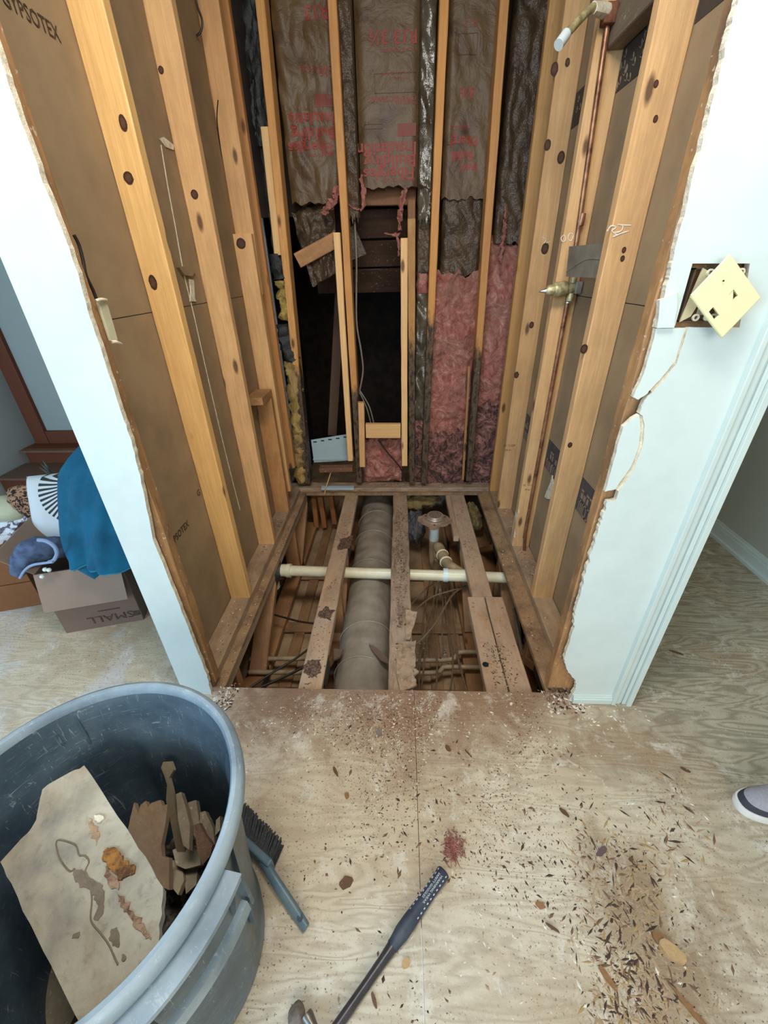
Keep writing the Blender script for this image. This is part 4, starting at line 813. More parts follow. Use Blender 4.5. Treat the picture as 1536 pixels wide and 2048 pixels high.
lump('plastic_film', (0.30, 1.66, -0.1), 0.08, (1.0, .7, .9), M_gry, 'dark grey plastic film under the back plate, right of the batting', 'plastic film', 12, 0.35)
for i, (x0, y0_, x1, y1_, lab) in enumerate(((634, 1052, 628, 994, 'leftmost'), (650, 1052, 641, 992, 'middle'), (670, 1045, 662, 990, 'right-hand'))):
    a = at(x0, y0_, 1, 1.7); c = at(x1, y1_, 1, 1.7); tag(plank('web_post', a, c, 0.035, 0.05, wood('post%d' % i, S(170, 112, 64), dirt=.3)), lab + ' short orange wood post under the back plate', 'wood post', 'short posts under the rear left plate')
# ================================================================ SHOWER PLUMBING
py_ = 0.825; th = thing('shower_riser', (0.655, py_, 0.0), 'copper shower riser running up the right wall studs', 'copper pipe')
vz = at(1140, 575, 1, py_).z; px_ = at(1140, 575, 1, py_).x; tp = at(1216, 40, 1, py_)
b = MB(); b.tube([(0.655, py_, 0.1), (px_, py_, vz), (tp.x, py_, tp.z)], 0.0085, 16); b.build('riser_pipe', M_copper, th, smooth=True)
b = MB(); b.tube([(0.66, py_ - 0.03, 0.0), (0.655, py_ - .004, 0.13)], 0.0075, 12); b.build('riser_foot', M_rust, th, smooth=True)
b = MB(); b.tube([(px_ - .004, py_, vz + 0.19), (px_ - .002, py_, vz + 0.225)], 0.011, 16); b.build('coupling', M_copper, th, smooth=True)
tv = thing('shower_valve', (px_, py_, vz - .03), 'limed brass shower valve body pointing out from the riser', 'valve')
ax = Vector((-1, -0.12, -0.08)).normalized()
c0 = Vector((px_ + 0.008, py_ - 0.012, vz))
def along(prof, mat, name, n=24): b = MB(); b.lathe(prof, c0, n, axis=ax); return b.build(name, mat, tv, smooth=True)
along([(0, -0.01), (0.014, -0.01), (0.018, 0.0), (0.018, 0.02), (0.014, 0.03), (0, 0.03)], M_brass, 'valve_body')
along([(0.0, 0.03), (0.024, 0.03), (0.0255, 0.034), (0.0255, 0.07), (0.022, 0.076), (0.0, 0.076)], M_brass, 'bonnet')
along([(0.0, 0.076), (0.019, 0.076), (0.019, 0.096), (0.012, 0.104), (0, 0.104)], M_brass, 'packing_nut', 8)
along([(0.0, 0.104), (0.010, 0.104), (0.006, 0.112), (0.0025, 0.13), (0, 0.13)], M_chrome, 'stem')
for dz, nm in ((-0.032, 'lower_port'), (0.028, 'upper_port')):
    b = MB(); b.lathe([(0, -0.012), (0.013, -0.012), (0.013, 0.006), (0.010, 0.014), (0, 0.014)], c0 + Vector((-.005, 0, dz)), 16); b.build(nm, M_brass, tv, smooth=True)
b = MB(); b.lathe([(0, 0), (0.015, 0), (0.015, 0.004), (0, 0.004)], c0 + Vector((-.014, -.012, -0.05)), 20); b.build('stop_screw', M_chrome, tv, smooth=True)
b = MB(); b.obox(c0 + Vector((.012, -.004, 0)), (.012, 0, 0), (0, .02, 0), (0, 0, .02)); b.build('valve_back', M_galv, tv, bevel=.003)
ta = thing('shower_pipe', tp, 'cream bent shower arm with a white plastic cap, top of the riser', 'shower arm')
p0 = at(1212, 22, 1, py_ - .01); p1 = at(1186, 16, 1, py_ - 0.05); p2 = at(1168, 30, 1, py_ - 0.08); p3 = at(1130, 72, 1, py_ - 0.13); p4 = at(1117, 90, 1, py_ - 0.145)
b = MB(); b.tube([p0, p1, p2, p3], 0.0105, 16, sub=6); b.build('arm_pipe', M_brass, ta, smooth=True)
b = MB(); b.tube([p3 - (p4 - p3) * .2, p4], 0.0135, 20); b.build('end_cap', M_white, ta, smooth=True)
b = MB(); b.tube([p0, p1], [0.018, 0.014], 10, sub=1); 
for i, v in enumerate(b.v): b.v[i] = v + Vector((N(v.x * 99, v.y * 99, v.z * 99), N(v.z * 99, v.x * 99, 2), 0)) * .004
b.build('thread_tape', M_gyp, ta, smooth=True)
b = MB(); b.obox(p0 + Vector((0.012, .004, -0.006)), (.018, 0, 0), (0, .018, 0), (0, 0, .022)); b.build('drop_ear_elbow', M_rust, ta, bevel=.005)
tag(plank('blocking', (0.665, 0.487, 1.90), (0.665, 0.84, 1.90), 0.05, 0.10, wood('grey_blocking', S(128, 112, 92), dirt=.6), (1, 0, 0)), 'grey wood blocking between two right wall studs behind the shower arm', 'wood block')
P = [at(x, y, 0, 0.615) for x, y in ((1138, 493), (1210, 486), (1191, 556), (1132, 553))]
th = thing('nail_plate', P[3], 'grey galvanised steel plate nailed across beside the copper riser', 'steel plate')
b = MB(); b.prism(P, (0.004, 0, 0)); b.build('plate', M_galv, th); b = MB(); b.tube([P[3].lerp(P[0], .15), P[3].lerp(P[1], .55), P[2].lerp(P[1], .55)], 0.002, 6, sub=4); b.build('crease', M_galv, th)
# ================================================================ CABLE AND BOXES AT THE ENDS
th = thing('outlet_box', at(1440, 650, 1, -.02), 'open metal outlet box sunk in the right wall end', 'outlet box')
a = at(1356, 648, 1, -0.03); c = at(1496, 530, 1, -0.03); x0, x1, z0, z1 = a.x + .004, c.x - .004, a.z + .003, c.z - .003
b = MB(); t = .002; b.box(x0, x1, .042, .044, z0, z1); b.box(x0, x0 + t, -.024, .044, z0, z1); b.box(x1 - t, x1, -.024, .044, z0, z1); b.box(x0, x1, -.024, .044, z0, z0 + t); b.box(x0, x1, -.024, .044, z1 - t, z1)
b.build('box_shell', plain('box_dark', S(78, 66, 52), .7, bst=0), th)
b = MB(); b.prism([(x0, -.027, z0), (x0 + .018, -.027, z0 + .01), (x0 + .04, -.027, z1 - .012), (x0 + .012, -.027, z1)], (0, .003, 0)); b.build('side_wing', M_tanplastic, th)
def yoke(xa, xb):
    y = thing.__call__ if False else None
    b = MB(); b.box(xa, xb, -.030, -.027, z0 + .012, z1 - .012); b.box(xa + .004, xb - .004, -.027, -.005, z0 + .03, z1 - .03); o = b.build('device_yoke', M_galv, th, bevel=.001)
    for zz in (z0 + .008, z1 - .008):
        for xx in (xa + .001, xb - .001):
            b = MB(); K = 16; b.rings([[Vector((xx + math.cos(j / K * 6.283) * r, yy, zz + math.sin(j / K * 6.283) * r)) for j in range(K)] for r, yy in ((.0035, -.031), (.0065, -.031), (.0065, -.027), (.0035, -.027))], cap=False, closed=True); b.build('yoke_ear', M_gyp, o)
yoke(x0 + .026, x0 + .050); yoke(x0 + .060, x0 + .084)
th = thing('wall_plate', at(1443, 673, 1, -.06), 'tilted almond yellow two gang wall plate half off its box', 'wall plate')
C = [at(x, y, 1, Y) for x, y, Y in ((1458, 512, -.05), (1517, 596, -.056), (1443, 673, -.062), (1382, 592, -.056))]
def uv(u, v): return (C[0].lerp(C[1], u)).lerp(C[3].lerp(C[2], u), v)
def cell(u0, u1, v0, v1): return u0, u1, v0, v1
holes = [(.56, .64, .36, .50), (.79, .90, .80, .96 - .06)]
# local frame: u runs along the upper right edge, v down-left
def inv(px, py):
    P = at(px, py, 1, -.056); best = None
    for i in range(41):
        for j in range(41):
            q = uv(i / 40, j / 40); d = (q - P).length
            if best is None or d < best[0]: best = (d, i / 40, j / 40)
    return best[1:]
h1 = [inv(*p) for p in ((1467, 581), (1474, 592), (1462, 598), (1457, 586))]; h2 = [inv(*p) for p in ((1422, 614), (1432, 628), (1424, 639), (1413, 624))]
def rect(h): us = [p[0] for p in h]; vs = [p[1] for p in h]; return min(us), max(us), min(vs), max(vs)
H1, H2 = rect(h1), rect(h2)
us = sorted({0, 1, H1[0], H1[1], H2[0], H2[1]}); vs = sorted({0, 1, H1[2], H1[3], H2[2], H2[3]})
nrm = (C[1] - C[0]).cross(C[3] - C[0]).normalized(); nrm = nrm if nrm.y < 0 else -nrm
b = MB()
for i in range(len(us) - 1):
    for j in range(len(vs) - 1):
        um, vm = (us[i] + us[i + 1]) / 2, (vs[j] + vs[j + 1]) / 2
        if any(h[0] < um < h[1] and h[2] < vm < h[3] for h in (H1, H2)): continue
        q = [uv(us[i], vs[j]), uv(us[i + 1], vs[j]), uv(us[i + 1], vs[j + 1]), uv(us[i], vs[j + 1])]
        b.rings([[p - nrm * .001 for p in q], [p + nrm * .003 for p in q]])
b.build('plate_face', M_almond, th)
b = MB(); K = [uv(0, 0), uv(1, 0), uv(1, 1), uv(0, 1)]
for i in range(4): 
    a_, c_ = K[i], K[(i + 1) % 4]; b.tube([a_ + nrm * .0005, c_ + nrm * .0005], .0026, 8)
b.build('plate_rim', M_almond, th, smooth=True)
for (px, py) in ((1445, 562), (1406, 605), (1477, 608), (1439, 649)):
    p = at(px, py, 1, -.0565); b = MB(); b.lathe([(0, 0), (.0016, 0), (.0016, .0006), (0, .0006)], p + nrm * .0024, 10, axis=nrm); b.build('screw_hole', M_dark, th)
b = MB(); b.prism([uv(*p) + nrm * -.004 for p in ((H1[0] - .05, H1[2] + .02), (H1[0], H1[2]), (H1[1], H1[3]), (H1[0], H1[3]))], nrm * .006); b.build('toggle_slot_lip', M_almond, th)
# switch box seen from behind on the left end stud, with its black cable
th = thing('old_switch_box', at(215, 645, 0, -.63), 'cream back of an old switch box on the left end stud', 'switch box')
P = [at(x, y, 0, -0.628) for x, y in ((197, 604), (206, 600), (216, 610), (228, 650), (236, 680), (228, 684), (222, 682))]
b = MB(); b.prism(P, (-0.006, 0, 0)); b.build('box_back', plain('cream_box', S(196, 190, 158), .5, var=.3, bst=0), th, bevel=.001)
for (a, c) in (((192, 602), (212, 600)), ((224, 684), (242, 688))):
    b = MB(); b.tube([at(a[0], a[1], 0, -.626), at((a[0] + c[0]) / 2, (a[1] + c[1]) / 2 - 2, 0, -.622), at(c[0], c[1], 0, -.626)], .0035, 8, sub=3); b.build('plaster_ear', M_gyp, th, smooth=True)
pipe('cable', [at(x, y, 0, XL + .09) for x, y in ((148, 470), (158, 490), (166, 520), (172, 550), (186, 580), (195, 604))], .0035, M_blackcable, 'black cable running down the left end stud into the switch box', 'cable')
pipe('cable', [at(x, y, 1, 1.26) for x, y in ((385, -40), (394, 10), (404, 40), (402, 62), (393, 72))], .004, M_blackcable, 'dark wire loop hanging at the top between two left studs', 'cable')
pipe('cable', [at(x, y, 1, 1.63) for x, y in ((708, 420), (713, 520), (713, 640), (722, 700), (726, 740), (720, 778), (716, 790))], .005, M_galv, 'grey cable hanging down beside the middle back stud', 'cable')
pipe('cable', [at(x, y, 1, 1.63) for x, y in ((718, 782), (733, 815), (742, 848))], .004, M_galv, 'first of two grey cables slanting to the crosspiece', 'cable', 'slanting grey cables above the crosspiece')
pipe('cable', [at(x, y, 1, 1.62) for x, y in ((719, 780), (738, 812), (748, 848))], .004, M_galv, 'second of two grey cables slanting to the crosspiece', 'cable', 'slanting grey cables above the crosspiece')
pipe('cable', [at(x, y, 1, 1.55) for x, y in ((757, 880), (775, 905), (800, 935), (812, 962))], .005, M_blackcable, 'black cable across the pink insulation under the crosspiece', 'cable')
# ================================================================ ROOM ON THE LEFT
M_panel = plain('pale_shower_panel', S(150, 160, 158), 0.35, var=0.05, bst=0)
th = thing('framed_door_panel', (-1.9, 1.78, 0.25), 'large pale framed door panel with dark cherry wood frame in the left room', 'door')
fx = -2.60; fz = 0.27
b = MB(); b.box(fx + 0.10, -0.80, 1.80, 1.81, fz + 0.09, 2.3); b.build('door_glass', M_panel, th)
b = MB(); b.box(fx, fx + 0.10, 1.77, 1.82, fz, 2.35); b.build('door_stile', M_stepwood, th, bevel=.003)
b = MB(); b.box(fx + 0.10, -0.80, 1.775, 1.82, fz, fz + 0.09); b.build('door_rail', M_stepwood, th, bevel=.003)
th = thing('wooden_step', (-1.9, 1.6, 0), 'two level cherry wood step below the framed door panel', 'step')
b = MB(); b.box(-2.62, -0.80, 1.68, 1.85, 0.15, 0.27); b.build('upper_riser', M_stepwood, th); b = MB(); b.box(-2.64, -0.80, 1.655, 1.85, 0.245, 0.262); b.build('upper_tread', wood('tread_wood', S(112, 84, 68), knots=0), th, bevel=.004)
b = MB(); b.box(-2.66, -0.80, 1.45, 1.68, 0.0, 0.15); b.build('lower_riser', M_stepwood, th); b = MB(); b.box(-2.66, -0.80, 1.425, 1.68, 0.143, 0.16); b.build('lower_tread', bpy.data.materials['tread_wood'], th, bevel=.004)
# moving box
u = (Vector((-1.11, .33, 0)) - Vector((-1.39, .25, 0))).normalized(); v = Vector((-u.y, u.x, 0)); o0 = Vector((-1.39, .25, 0)); BW_, BD, BH = 0.30, 0.40, 0.315
th = thing('moving_box', o0 + u * .15 + v * .2, 'open brown cardboard box marked SMALL upside down, on the floor left of the wall', 'cardboard box')
t = 0.004
b = MB(); O = o0 + u * BW_ / 2 + v * BD / 2
for c, X, Y in ((v * -BD / 2, u * BW_ / 2, v * t / 2), (v * BD / 2, u * BW_ / 2, v * t / 2), (u * -BW_ / 2, u * t / 2, v * BD / 2), (u * BW_ / 2, u * t / 2, v * BD / 2)): b.obox(O + c + Vector((0, 0, BH / 2)), X, Y, (0, 0, BH / 2))
b.obox(O + Vector((0, 0, t / 2)), u * BW_ / 2, v * BD / 2, (0, 0, t / 2)); b.build('box_body', M_cardd, th)
top = o0 + Vector((0, 0, BH)) - v * t
fl_ = at(104, 1207, 1, .16); fr_ = at(227, 1187, 1, .24)
b = MB(); a = top - u * .0; c = top + u * BW_; b.prism([a, c, c - v * .05 + Vector((0, 0, -.15)), a - v * .05 + Vector((0, 0, -.15)) + u * .0], v * .004); b.build('flap', M_card, th)
b = MB(); a = top + v * t; c = top + v * BD; b.prism([a, c, c - u * .10 + Vector((0, 0, .10)), a - u * .10 + Vector((0, 0, .10))], u * .004); b.build('flap', M_card, th)
b = MB(); a = top + u * BW_ + v * t; c = top + u * BW_ + v * BD; b.prism([a, c, c + u * .10 + Vector((0, 0, -.11)), a + u * .12 + Vector((0, 0, -.14))], u * .004); b.build('flap', M_cardd, th)
tp_ = o0 + u * 0.262 + Vector((0, 0, 0.008)) - v * 0.0032
text('printed_text', 'SMALL', o0 + u * .275 + Vector((0, 0, .062)) - v * .0035, -u, (0, 0, -1), .05, M_blackink, th, sx=1.25)
b = MB(); b.obox(o0 + u * .19 + Vector((0, 0, .088)) - v * .0035, u * .042, v * .0006, (0, 0, .002)); b.build('printed_line', M_blackink, th)
b = MB(); b.obox(o0 + u * .285 + Vector((0, 0, .045)) - v * .0035, u * .012, v * .0006, (0, 0, .012)); b.build('printed_square', M_blackink, th)
# towel
M_towel = plain('teal_terry', S(0, 98, 132), 0.95, var=0.4, scale=9, c2=S(0, 66, 96), bst=0.9, bscale=420, bd=0.004)
M_towelhem = plain('teal_hem', S(30, 120, 150), 0.9, bst=.3, bscale=300)
pts = {(0, 0): (172, 884, .56), (1, 0): (270, 872, .62), (0, .25): (140, 922, .50), (1, .25): (285, 925, .50), (0, .5): (118, 965, .44), (1, .5): (300, 975, .42), (0, .8): (126, 1060, .34), (1, .8): (300, 1065, .32), (0, 1): (140, 1125, .24), (1, 1): (305, 1124, .26)}
rows = [0, .25, .5, .8, 1]; L_ = [at(*pts[(0, r)][:2], 1, pts[(0, r)][2]) for r in rows]; R_ = [at(*pts[(1, r)][:2], 1, pts[(1, r)][2]) for r in rows]
def cat(P, v):
    k = v * (len(P) - 1); i = min(int(k), len(P) - 2); t = k - i; p0 = P[max(i - 1, 0)]; p1 = P[i]; p2 = P[i + 1]; p3 = P[min(i + 2, len(P) - 1)]
    return 0.5 * ((2 * p1) + (p2 - p0) * t + (2 * p0 - 5 * p1 + 4 * p2 - p3) * t * t + (3 * p1 - p0 - 3 * p2 + p3) * t ** 3)
def tw(u_, v_):
    p = cat(L_, v_).lerp(cat(R_, v_), u_); f = math.sin(u_ * 3.14)
    return p + Vector((0, -0.05 * f - 0.03 * N(u_ * 4, v_ * 2.0, 3) - 0.03 * N(u_ * 8 + v_ * 1.5, v_ * 1.6, 5) * (.3 + v_), 0.01 * N(u_ * 5, v_ * 2, 8)))
th = thing('teal_towel', L_[-1], 'large teal terry towel draped over the packed moving box', 'towel')
b = MB(); b.sheet(tw, 50, 60, th=0.008); b.build('towel_cloth', M_towel, th, smooth=True)
b = MB(); b.tube([tw(0, k / 30) for k in range(31)] + [tw(k / 30, 1) for k in range(31)], 0.005, 6); b.build('hem', M_towelhem, th, smooth=True)
a = [at(x, y, 1, .235) for x, y in ((143, 1128), (150, 1134), (193, 1154), (204, 1147), (205, 1128), (180, 1122))]
b = MB(); b.sheet(lambda u_, v_: (a[0].lerp(a[5], u_)).lerp(a[2].lerp(a[3], u_), v_) + Vector((0, -0.012 * math.sin(u_ * 6), 0)), 12, 12, th=.006); b.build('folded_corner', M_towel, th, smooth=True)
# pile in and behind the box
def cushion(name, c, sz, rot, mat, label, cat, n=26, pw=0.45):
    b = MB(); c = Vector(c); Rm = Matrix.Rotation(rot[2], 3, 'Z') @ Matrix.Rotation(rot[0], 3, 'X') @ Matrix.Rotation(rot[1], 3, 'Y')
    def f(sgn):
        def g(u_, v_):
            x = 2 * u_ - 1; y = 2 * v_ - 1; h = ((1 - x ** 4) * (1 - y ** 4)) ** pw
            return c + Rm @ Vector((x * sz[0] * (1 - .06 * (1 - y * y) * 0 - .05 * y * y * 0), y * sz[1], sgn * sz[2] * h * (1 + .08 * N(x * 2, y * 2, sgn * 3))))
        return g
    b.sheet(f(1), n, n); b.sheet(f(-1), n, n); return tag(b.build(name, mat, smooth=True), label, cat)
def palm():
    m, nt, p = new('palm_print_fabric'); tc = nd(nt, 'ShaderNodeTexCoord'); sx = nd(nt, 'ShaderNodeSeparateXYZ'); nt.links.new(tc.outputs['Object'], sx.inputs[0])
    dx = math_n(nt, 'SUBTRACT', sx.outputs[0], 0.10); dz = math_n(nt, 'SUBTRACT', sx.outputs[2], 0.26)
    ang = math_n(nt, 'ARCTAN2', dz, dx); r = math_n(nt, 'SQRT', math_n(nt, 'ADD', math_n(nt, 'MULTIPLY', dx, dx), math_n(nt, 'MULTIPLY', dz, dz)))
    w_ = math_n(nt, 'SINE', math_n(nt, 'ADD', math_n(nt, 'MULTIPLY', ang, 48), math_n(nt, 'MULTIPLY', r, 20)))
    k = math_n(nt, 'MULTIPLY', math_n(nt, 'GREATER_THAN', w_, 0.0), math_n(nt, 'LESS_THAN', r, 0.15))
    nt.links.new(mix(nt, k, S(190, 198, 202), S(40, 44, 40)), p.inputs['Base Color']); p.inputs['Roughness'].default_value = .8; return m
cushion('palm_print_pillow', at(122, 1020, 1, .56), (.11, .16, .05), (R(62), 0, R(15)), palm(), 'white pillow with black palm leaf print, half under the teal towel', 'pillow')
def leopard():
    m, nt, p = new('leopard_fabric'); v_ = mapped(nt, (1, 1, 1)); n = noise_n(nt, v_, 48, 2, .5, 1.4)
    nt.links.new(ramp(nt, n, ((.47, S(24, 16, 14)), (.50, S(150, 112, 86)))), p.inputs['Base Color']); p.inputs['Roughness'].default_value = .9; return m
lump('leopard_cloth', at(62, 1000, 1, .66), .085, (1, .8, .9), leopard(), 'brown and black leopard print fluffy cloth behind the box', 'cloth', 2, .25)
lump('cream_cushion', at(12, 1018, 1, .66), .10, (1.1, .7, .62), plain('cream_cloth', S(172, 172, 146), .8, var=.1, bst=.1), 'cream rounded cushion at the far left edge', 'cushion', 4, .08)
def tile():
    m, nt, p = new('blue_floral_paper'); v_ = mapped(nt, (1, 1, 1)); n = noise_n(nt, v_, 34, 3, .6, .8)
    nt.links.new(ramp(nt, n, ((.44, S(96, 92, 108)), (.5, S(214, 222, 232)))), p.inputs['Base Color']); p.inputs['Roughness'].default_value = .7; return m
P = [at(x, y, 2, z) for x, y, z in ((-10, 1045, .33), (36, 1012, .36), (50, 1006, .38), (58, 1020, .37), (44, 1040, .33), (20, 1072, .30), (-12, 1085, .30))]
b = MB(); b.prism(P, (0, 0, -.02)); tag(b.build('patterned_cloth', tile()), 'white cloth with blue grey floral tile pattern, in the box at far left', 'cloth')
# orange boxes at far left
for k, (z0, z1, lab) in enumerate(((0.002, .135, 'lower orange brown cardboard box at the far left edge'), (.139, .28, 'upper orange brown cardboard box at the far left edge'))):
    b = MB(); c = Vector((-1.83, .50, (z0 + z1) / 2)); b.obox(c, Vector((.16, .05, 0)), Vector((-.05, .13, 0)), (0, 0, (z1 - z0) / 2)); tag(b.build('flat_box', M_cardo, bevel=.002), lab, 'cardboard box')
# jeans
M_denim = plain('blue_denim', S(76, 94, 124), .9, var=.5, scale=30, c2=S(36, 48, 74), bst=.4, bscale=300)
th = thing('blue_jeans', at(80, 1150, 1, .3), 'crumpled blue denim jeans hanging over the front rim of the moving box', 'jeans')
P0 = [at(x, y, 1, .28) for x, y in ((60, 1105), (42, 1120), (38, 1145), (50, 1160), (75, 1156))]
b = MB(); b.tube([at(x, y, 1, d) for x, y, d in ((148, 1098, .40), (120, 1096, .36), (90, 1095, .32), (62, 1104, .29), (44, 1122, .27), (42, 1148, .25))], [.03, .05, .056, .05, .044, .03], 20, sub=6, flat=.8)
for i, v_ in enumerate(b.v): b.v[i] = v_ + Vector((N(v_.x * 24, v_.y * 24, v_.z * 24), N(v_.x * 24, v_.y * 24, v_.z * 24 + 7), N(v_.x * 24, v_.y * 24, v_.z * 24 + 3))) * .016
b.build('denim_leg', M_denim, th, smooth=True)
b = MB(); b.tube([at(x, y, 1, .235) for x, y in ((76, 1080), (92, 1082), (108, 1092), (114, 1106), (108, 1120), (98, 1124))], .007, 8, sub=5); b.build('waistband_seam', plain('denim_edge', S(128, 148, 180), .9, bst=.2), th, smooth=True)
b = MB(); b.tube([at(x, y, 1, .225) for x, y in ((40, 1156), (50, 1140), (66, 1130), (90, 1126), (106, 1124))], .005, 8, sub=5); b.build('hem', bpy.data.materials['denim_edge'], th, smooth=True)
for k in range(3): 
    x, y = ((90, 1139), (98, 1140), (84, 1153))[k]; b = MB(); p = at(x, y, 1, .225); b.lathe([(0.0001, -.008), (.006, -.006), (.0085, 0), (.006, .006), (.0001, .008)], p, 16)
    tag(b.build('white_bead', M_white, smooth=True), ('upper left', 'upper right', 'lowest')[k] + ' small white round bead resting on the blue jeans', 'bead', 'white beads on the jeans')
th = thing('palm_frond', at(118, 990, 1, .7), 'dark feathery palm frond rising left of the teal towel', 'frond')
b = MB(); b.tube([at(128, 985, 1, .62), at(110, 955, 1, .66), at(92, 930, 1, .7)], .002, 6); b.build('frond_stem', M_blackcable, th)
for k in range(9):
    s_ = at(126 - k * 3.2, 982 - k * 4.6, 1, .62 + .006 * k); e_ = at(88 - k * 2 + (k % 3) * 6, 975 - k * 7, 1, .64 + .006 * k)
    b = MB(); dd = (e_ - s_); side = Vector((0, 0, 1)).cross(dd).normalized() if dd.length else Vector((1, 0, 0)); up_ = dd.cross(Vector((0, 1, 0))).normalized()
    b.prism([s_, s_ + dd * .4 + up_ * .006, e_, s_ + dd * .5 - up_ * .006], (0, .0015, 0)); b.build('leaflet', plain('frond%d' % k, S(58, 62, 58), .8, bst=0), th)
# ================================================================ TRASH CAN
CX, CY, RZ, RR = -0.470, -0.672, 0.60, 0.242
def canmat(nm, c1, c2, wh):
    m, nt, p = new(nm); v_ = mapped(nt, (1, 1, 1)); n = noise_n(nt, v_, 7, 5, .6); c = ramp(nt, n, ((.35, c1), (.65, c2)))
    scr = noise_n(nt, mapped(nt, (14, 14, 130)), 1, 5, .75, 2.5); scr2 = noise_n(nt, mapped(nt, (90, 90, 9)), 1, 4, .7, 1.5)
    k = math_n(nt, 'MAXIMUM', step(nt, scr, .60, .68), step(nt, scr2, .62, .70)); k = math_n(nt, 'MULTIPLY', k, wh)
    nt.links.new(mix(nt, k, c, S(176, 186, 190)), p.inputs['Base Color']); p.inputs['Roughness'].default_value = .38; bump(nt, p, noise_n(nt, v_, 90, 4, .6), .15, .002); return m
M_can = canmat('grey_blue_plastic', S(58, 74, 86), S(86, 102, 112), .6); M_rim = canmat('scuffed_rim_plastic', S(104, 120, 132), S(148, 164, 174), .8)
th = thing('trash_can', (CX, CY, 0), 'big round grey blue plastic trash can full of debris, front left', 'trash can')
def cmod(a, z):
    zz = z; e = max(0.0, min(1.0, (0.50 - zz) / 0.03)) * max(0.0, min(1.0, (zz - 0.06) / 0.03)); q = abs(math.sin(a * 3 + 0.35)); k = max(0.0, min(1.0, (q - 0.30) / 0.12))
    return -0.007 * e * k
prof = [(0.0001, 0.0), (0.180, 0.0), (0.186, 0.006)] + [(0.187 + 0.040 * i / 22, 0.01 + 0.49 * i / 22) for i in range(23)] + [(0.229, 0.51), (0.231, 0.55), (0.234, 0.575), (0.240, 0.580)]
prin = [(0.230, 0.590), (0.226, 0.575), (0.226, 0.52)] + [(0.222 - 0.040 * i / 22, 0.50 - 0.485 * i / 22) for i in range(23)] + [(0.0001, 0.010)]
b = MB(); b.lathe(prof + prin, (CX, CY, 0), 128, mod=cmod, cap=False); b.build('can_body', M_can, th, smooth=True)
b = MB(); b.lathe([(0.229, 0.578), (0.228, 0.592), (0.232, 0.600), (0.239, 0.602), (0.246, 0.598), (0.249, 0.590), (0.249, 0.578), (0.245, 0.570), (0.241, 0.574), (0.229, 0.578)], (CX, CY, 0), 128, cap=False); b.build('rolled_rim', M_rim, th, smooth=True)
def arc(r0, r1, z0, z1, a0, a1, n=20):
    return [[Vector((CX + r * math.cos(R(a0 + (a1 - a0) * i / n)), CY + r * math.sin(R(a0 + (a1 - a0) * i / n)), z)) for r, z in ((r0, z0), (r1, z0), (r1, z1), (r0, z1))] for i in range(n + 1)]
for a0, nm in ((-28, 'front'), (152, 'rear')):
    b = MB(); b.rings(arc(0.262, 0.272, 0.470, 0.500, a0 - 17, a0 + 17)); hb = b.build('handle_grip', M_rim, th, smooth=True)
    b = MB(); b.rings(arc(0.236, 0.272, 0.560, 0.570, a0 - 19, a0 + 19)); b.build('handle_shelf', M_rim, th, smooth=True)
    for s_ in (-1, 1):
        A = R(a0 + 18 * s_); e = Vector((math.cos(A), math.sin(A), 0)); tn = Vector((-e.y, e.x, 0)); C0 = Vector((CX, CY, 0))
        b = MB(); b.prism([C0 + e * .226 + Vector((0, 0, .568)), C0 + e * .272 + Vector((0, 0, .568)), C0 + e * .273 + Vector((0, 0, .47)), C0 + e * .262 + Vector((0, 0, .465)), C0 + e * .250 + Vector((0, 0, .50)), C0 + e * .222 + Vector((0, 0, .36))], tn * .006); b.build('handle_gusset', M_can, th, bevel=.0015)
    b = MB()
    for k in (-1, 1):
        A = R(a0 + 27 * k); e = Vector((math.cos(A), math.sin(A), 0)); tn = Vector((-e.y, e.x, 0)); C0 = Vector((CX, CY, 0))
        b = MB(); b.prism([C0 + e * .226 + Vector((0, 0, .575)), C0 + e * .240 + Vector((0, 0, .572)), C0 + e * .212 + Vector((0, 0, .22)), C0 + e * .196 + Vector((0, 0, .22))], tn * .004); b.build('side_rib', M_can, th)
# gypsum slab in the can
def slabmat():
    m, nt, p = new('stained_old_gypsum'); v_ = mapped(nt, (1, 1, 1)); n = noise_n(nt, v_, 9, 5, .6, .4)
    c = ramp(nt, n, ((.3, S(122, 116, 108)), (.5, S(162, 154, 136)), (.7, S(184, 176, 156))))
    n2 = noise_n(nt, v_, 5.5, 6, .7, .8); c = mix(nt, math_n(nt, 'MULTIPLY', step(nt, n2, .5, .68), .6), c, S(140, 120, 84))
    n3 = noise_n(nt, v_, 60, 6, .75); c = mix(nt, math_n(nt, 'MULTIPLY', step(nt, n3, .55, .7), .5), c, S(110, 98, 82))
    nt.links.new(c, p.inputs['Base Color']); p.inputs['Roughness'].default_value = .85; bump(nt, p, noise_n(nt, v_, 40, 6, .7), .5, .004); return m
M_slab = slabmat()
def zs(y): return 0.515 - 0.22 * (-(y) - 0.55)
def slabpt(x, y):
    z = .5
    for _ in range(12): p = at(x, y, 2, z); z = 0.53 + 0.28 * (p.y + 0.55)
    return at(x, y, 2, z)
out = [(168, 1532), (140, 1545), (96, 1568), (84, 1580), (78, 1605), (72, 1640), (60, 1662), (40, 1680), (0, 1724), (22, 1768), (60, 1850), (100, 1930), (150, 2030), (190, 2110), (262, 1990), (318, 1885), (322, 1830), (327, 1774), (290, 1715), (250, 1655), (205, 1585)]
th = thing('gypsum_slab', slabpt(150, 1800), 'large pale stained slab of old drywall leaning in the trash can', 'drywall slab')
P = []
for i in range(len(out)):
    a, c = slabpt(*out[i]), slabpt(*out[(i + 1) % len(out)])
    for t in (0, .34, .67): q = a.lerp(c, t); P.append(q + Vector((N(q.x * 120, q.y * 120, 1), N(q.x * 120, q.y * 120, 5), 0)) * .0022)
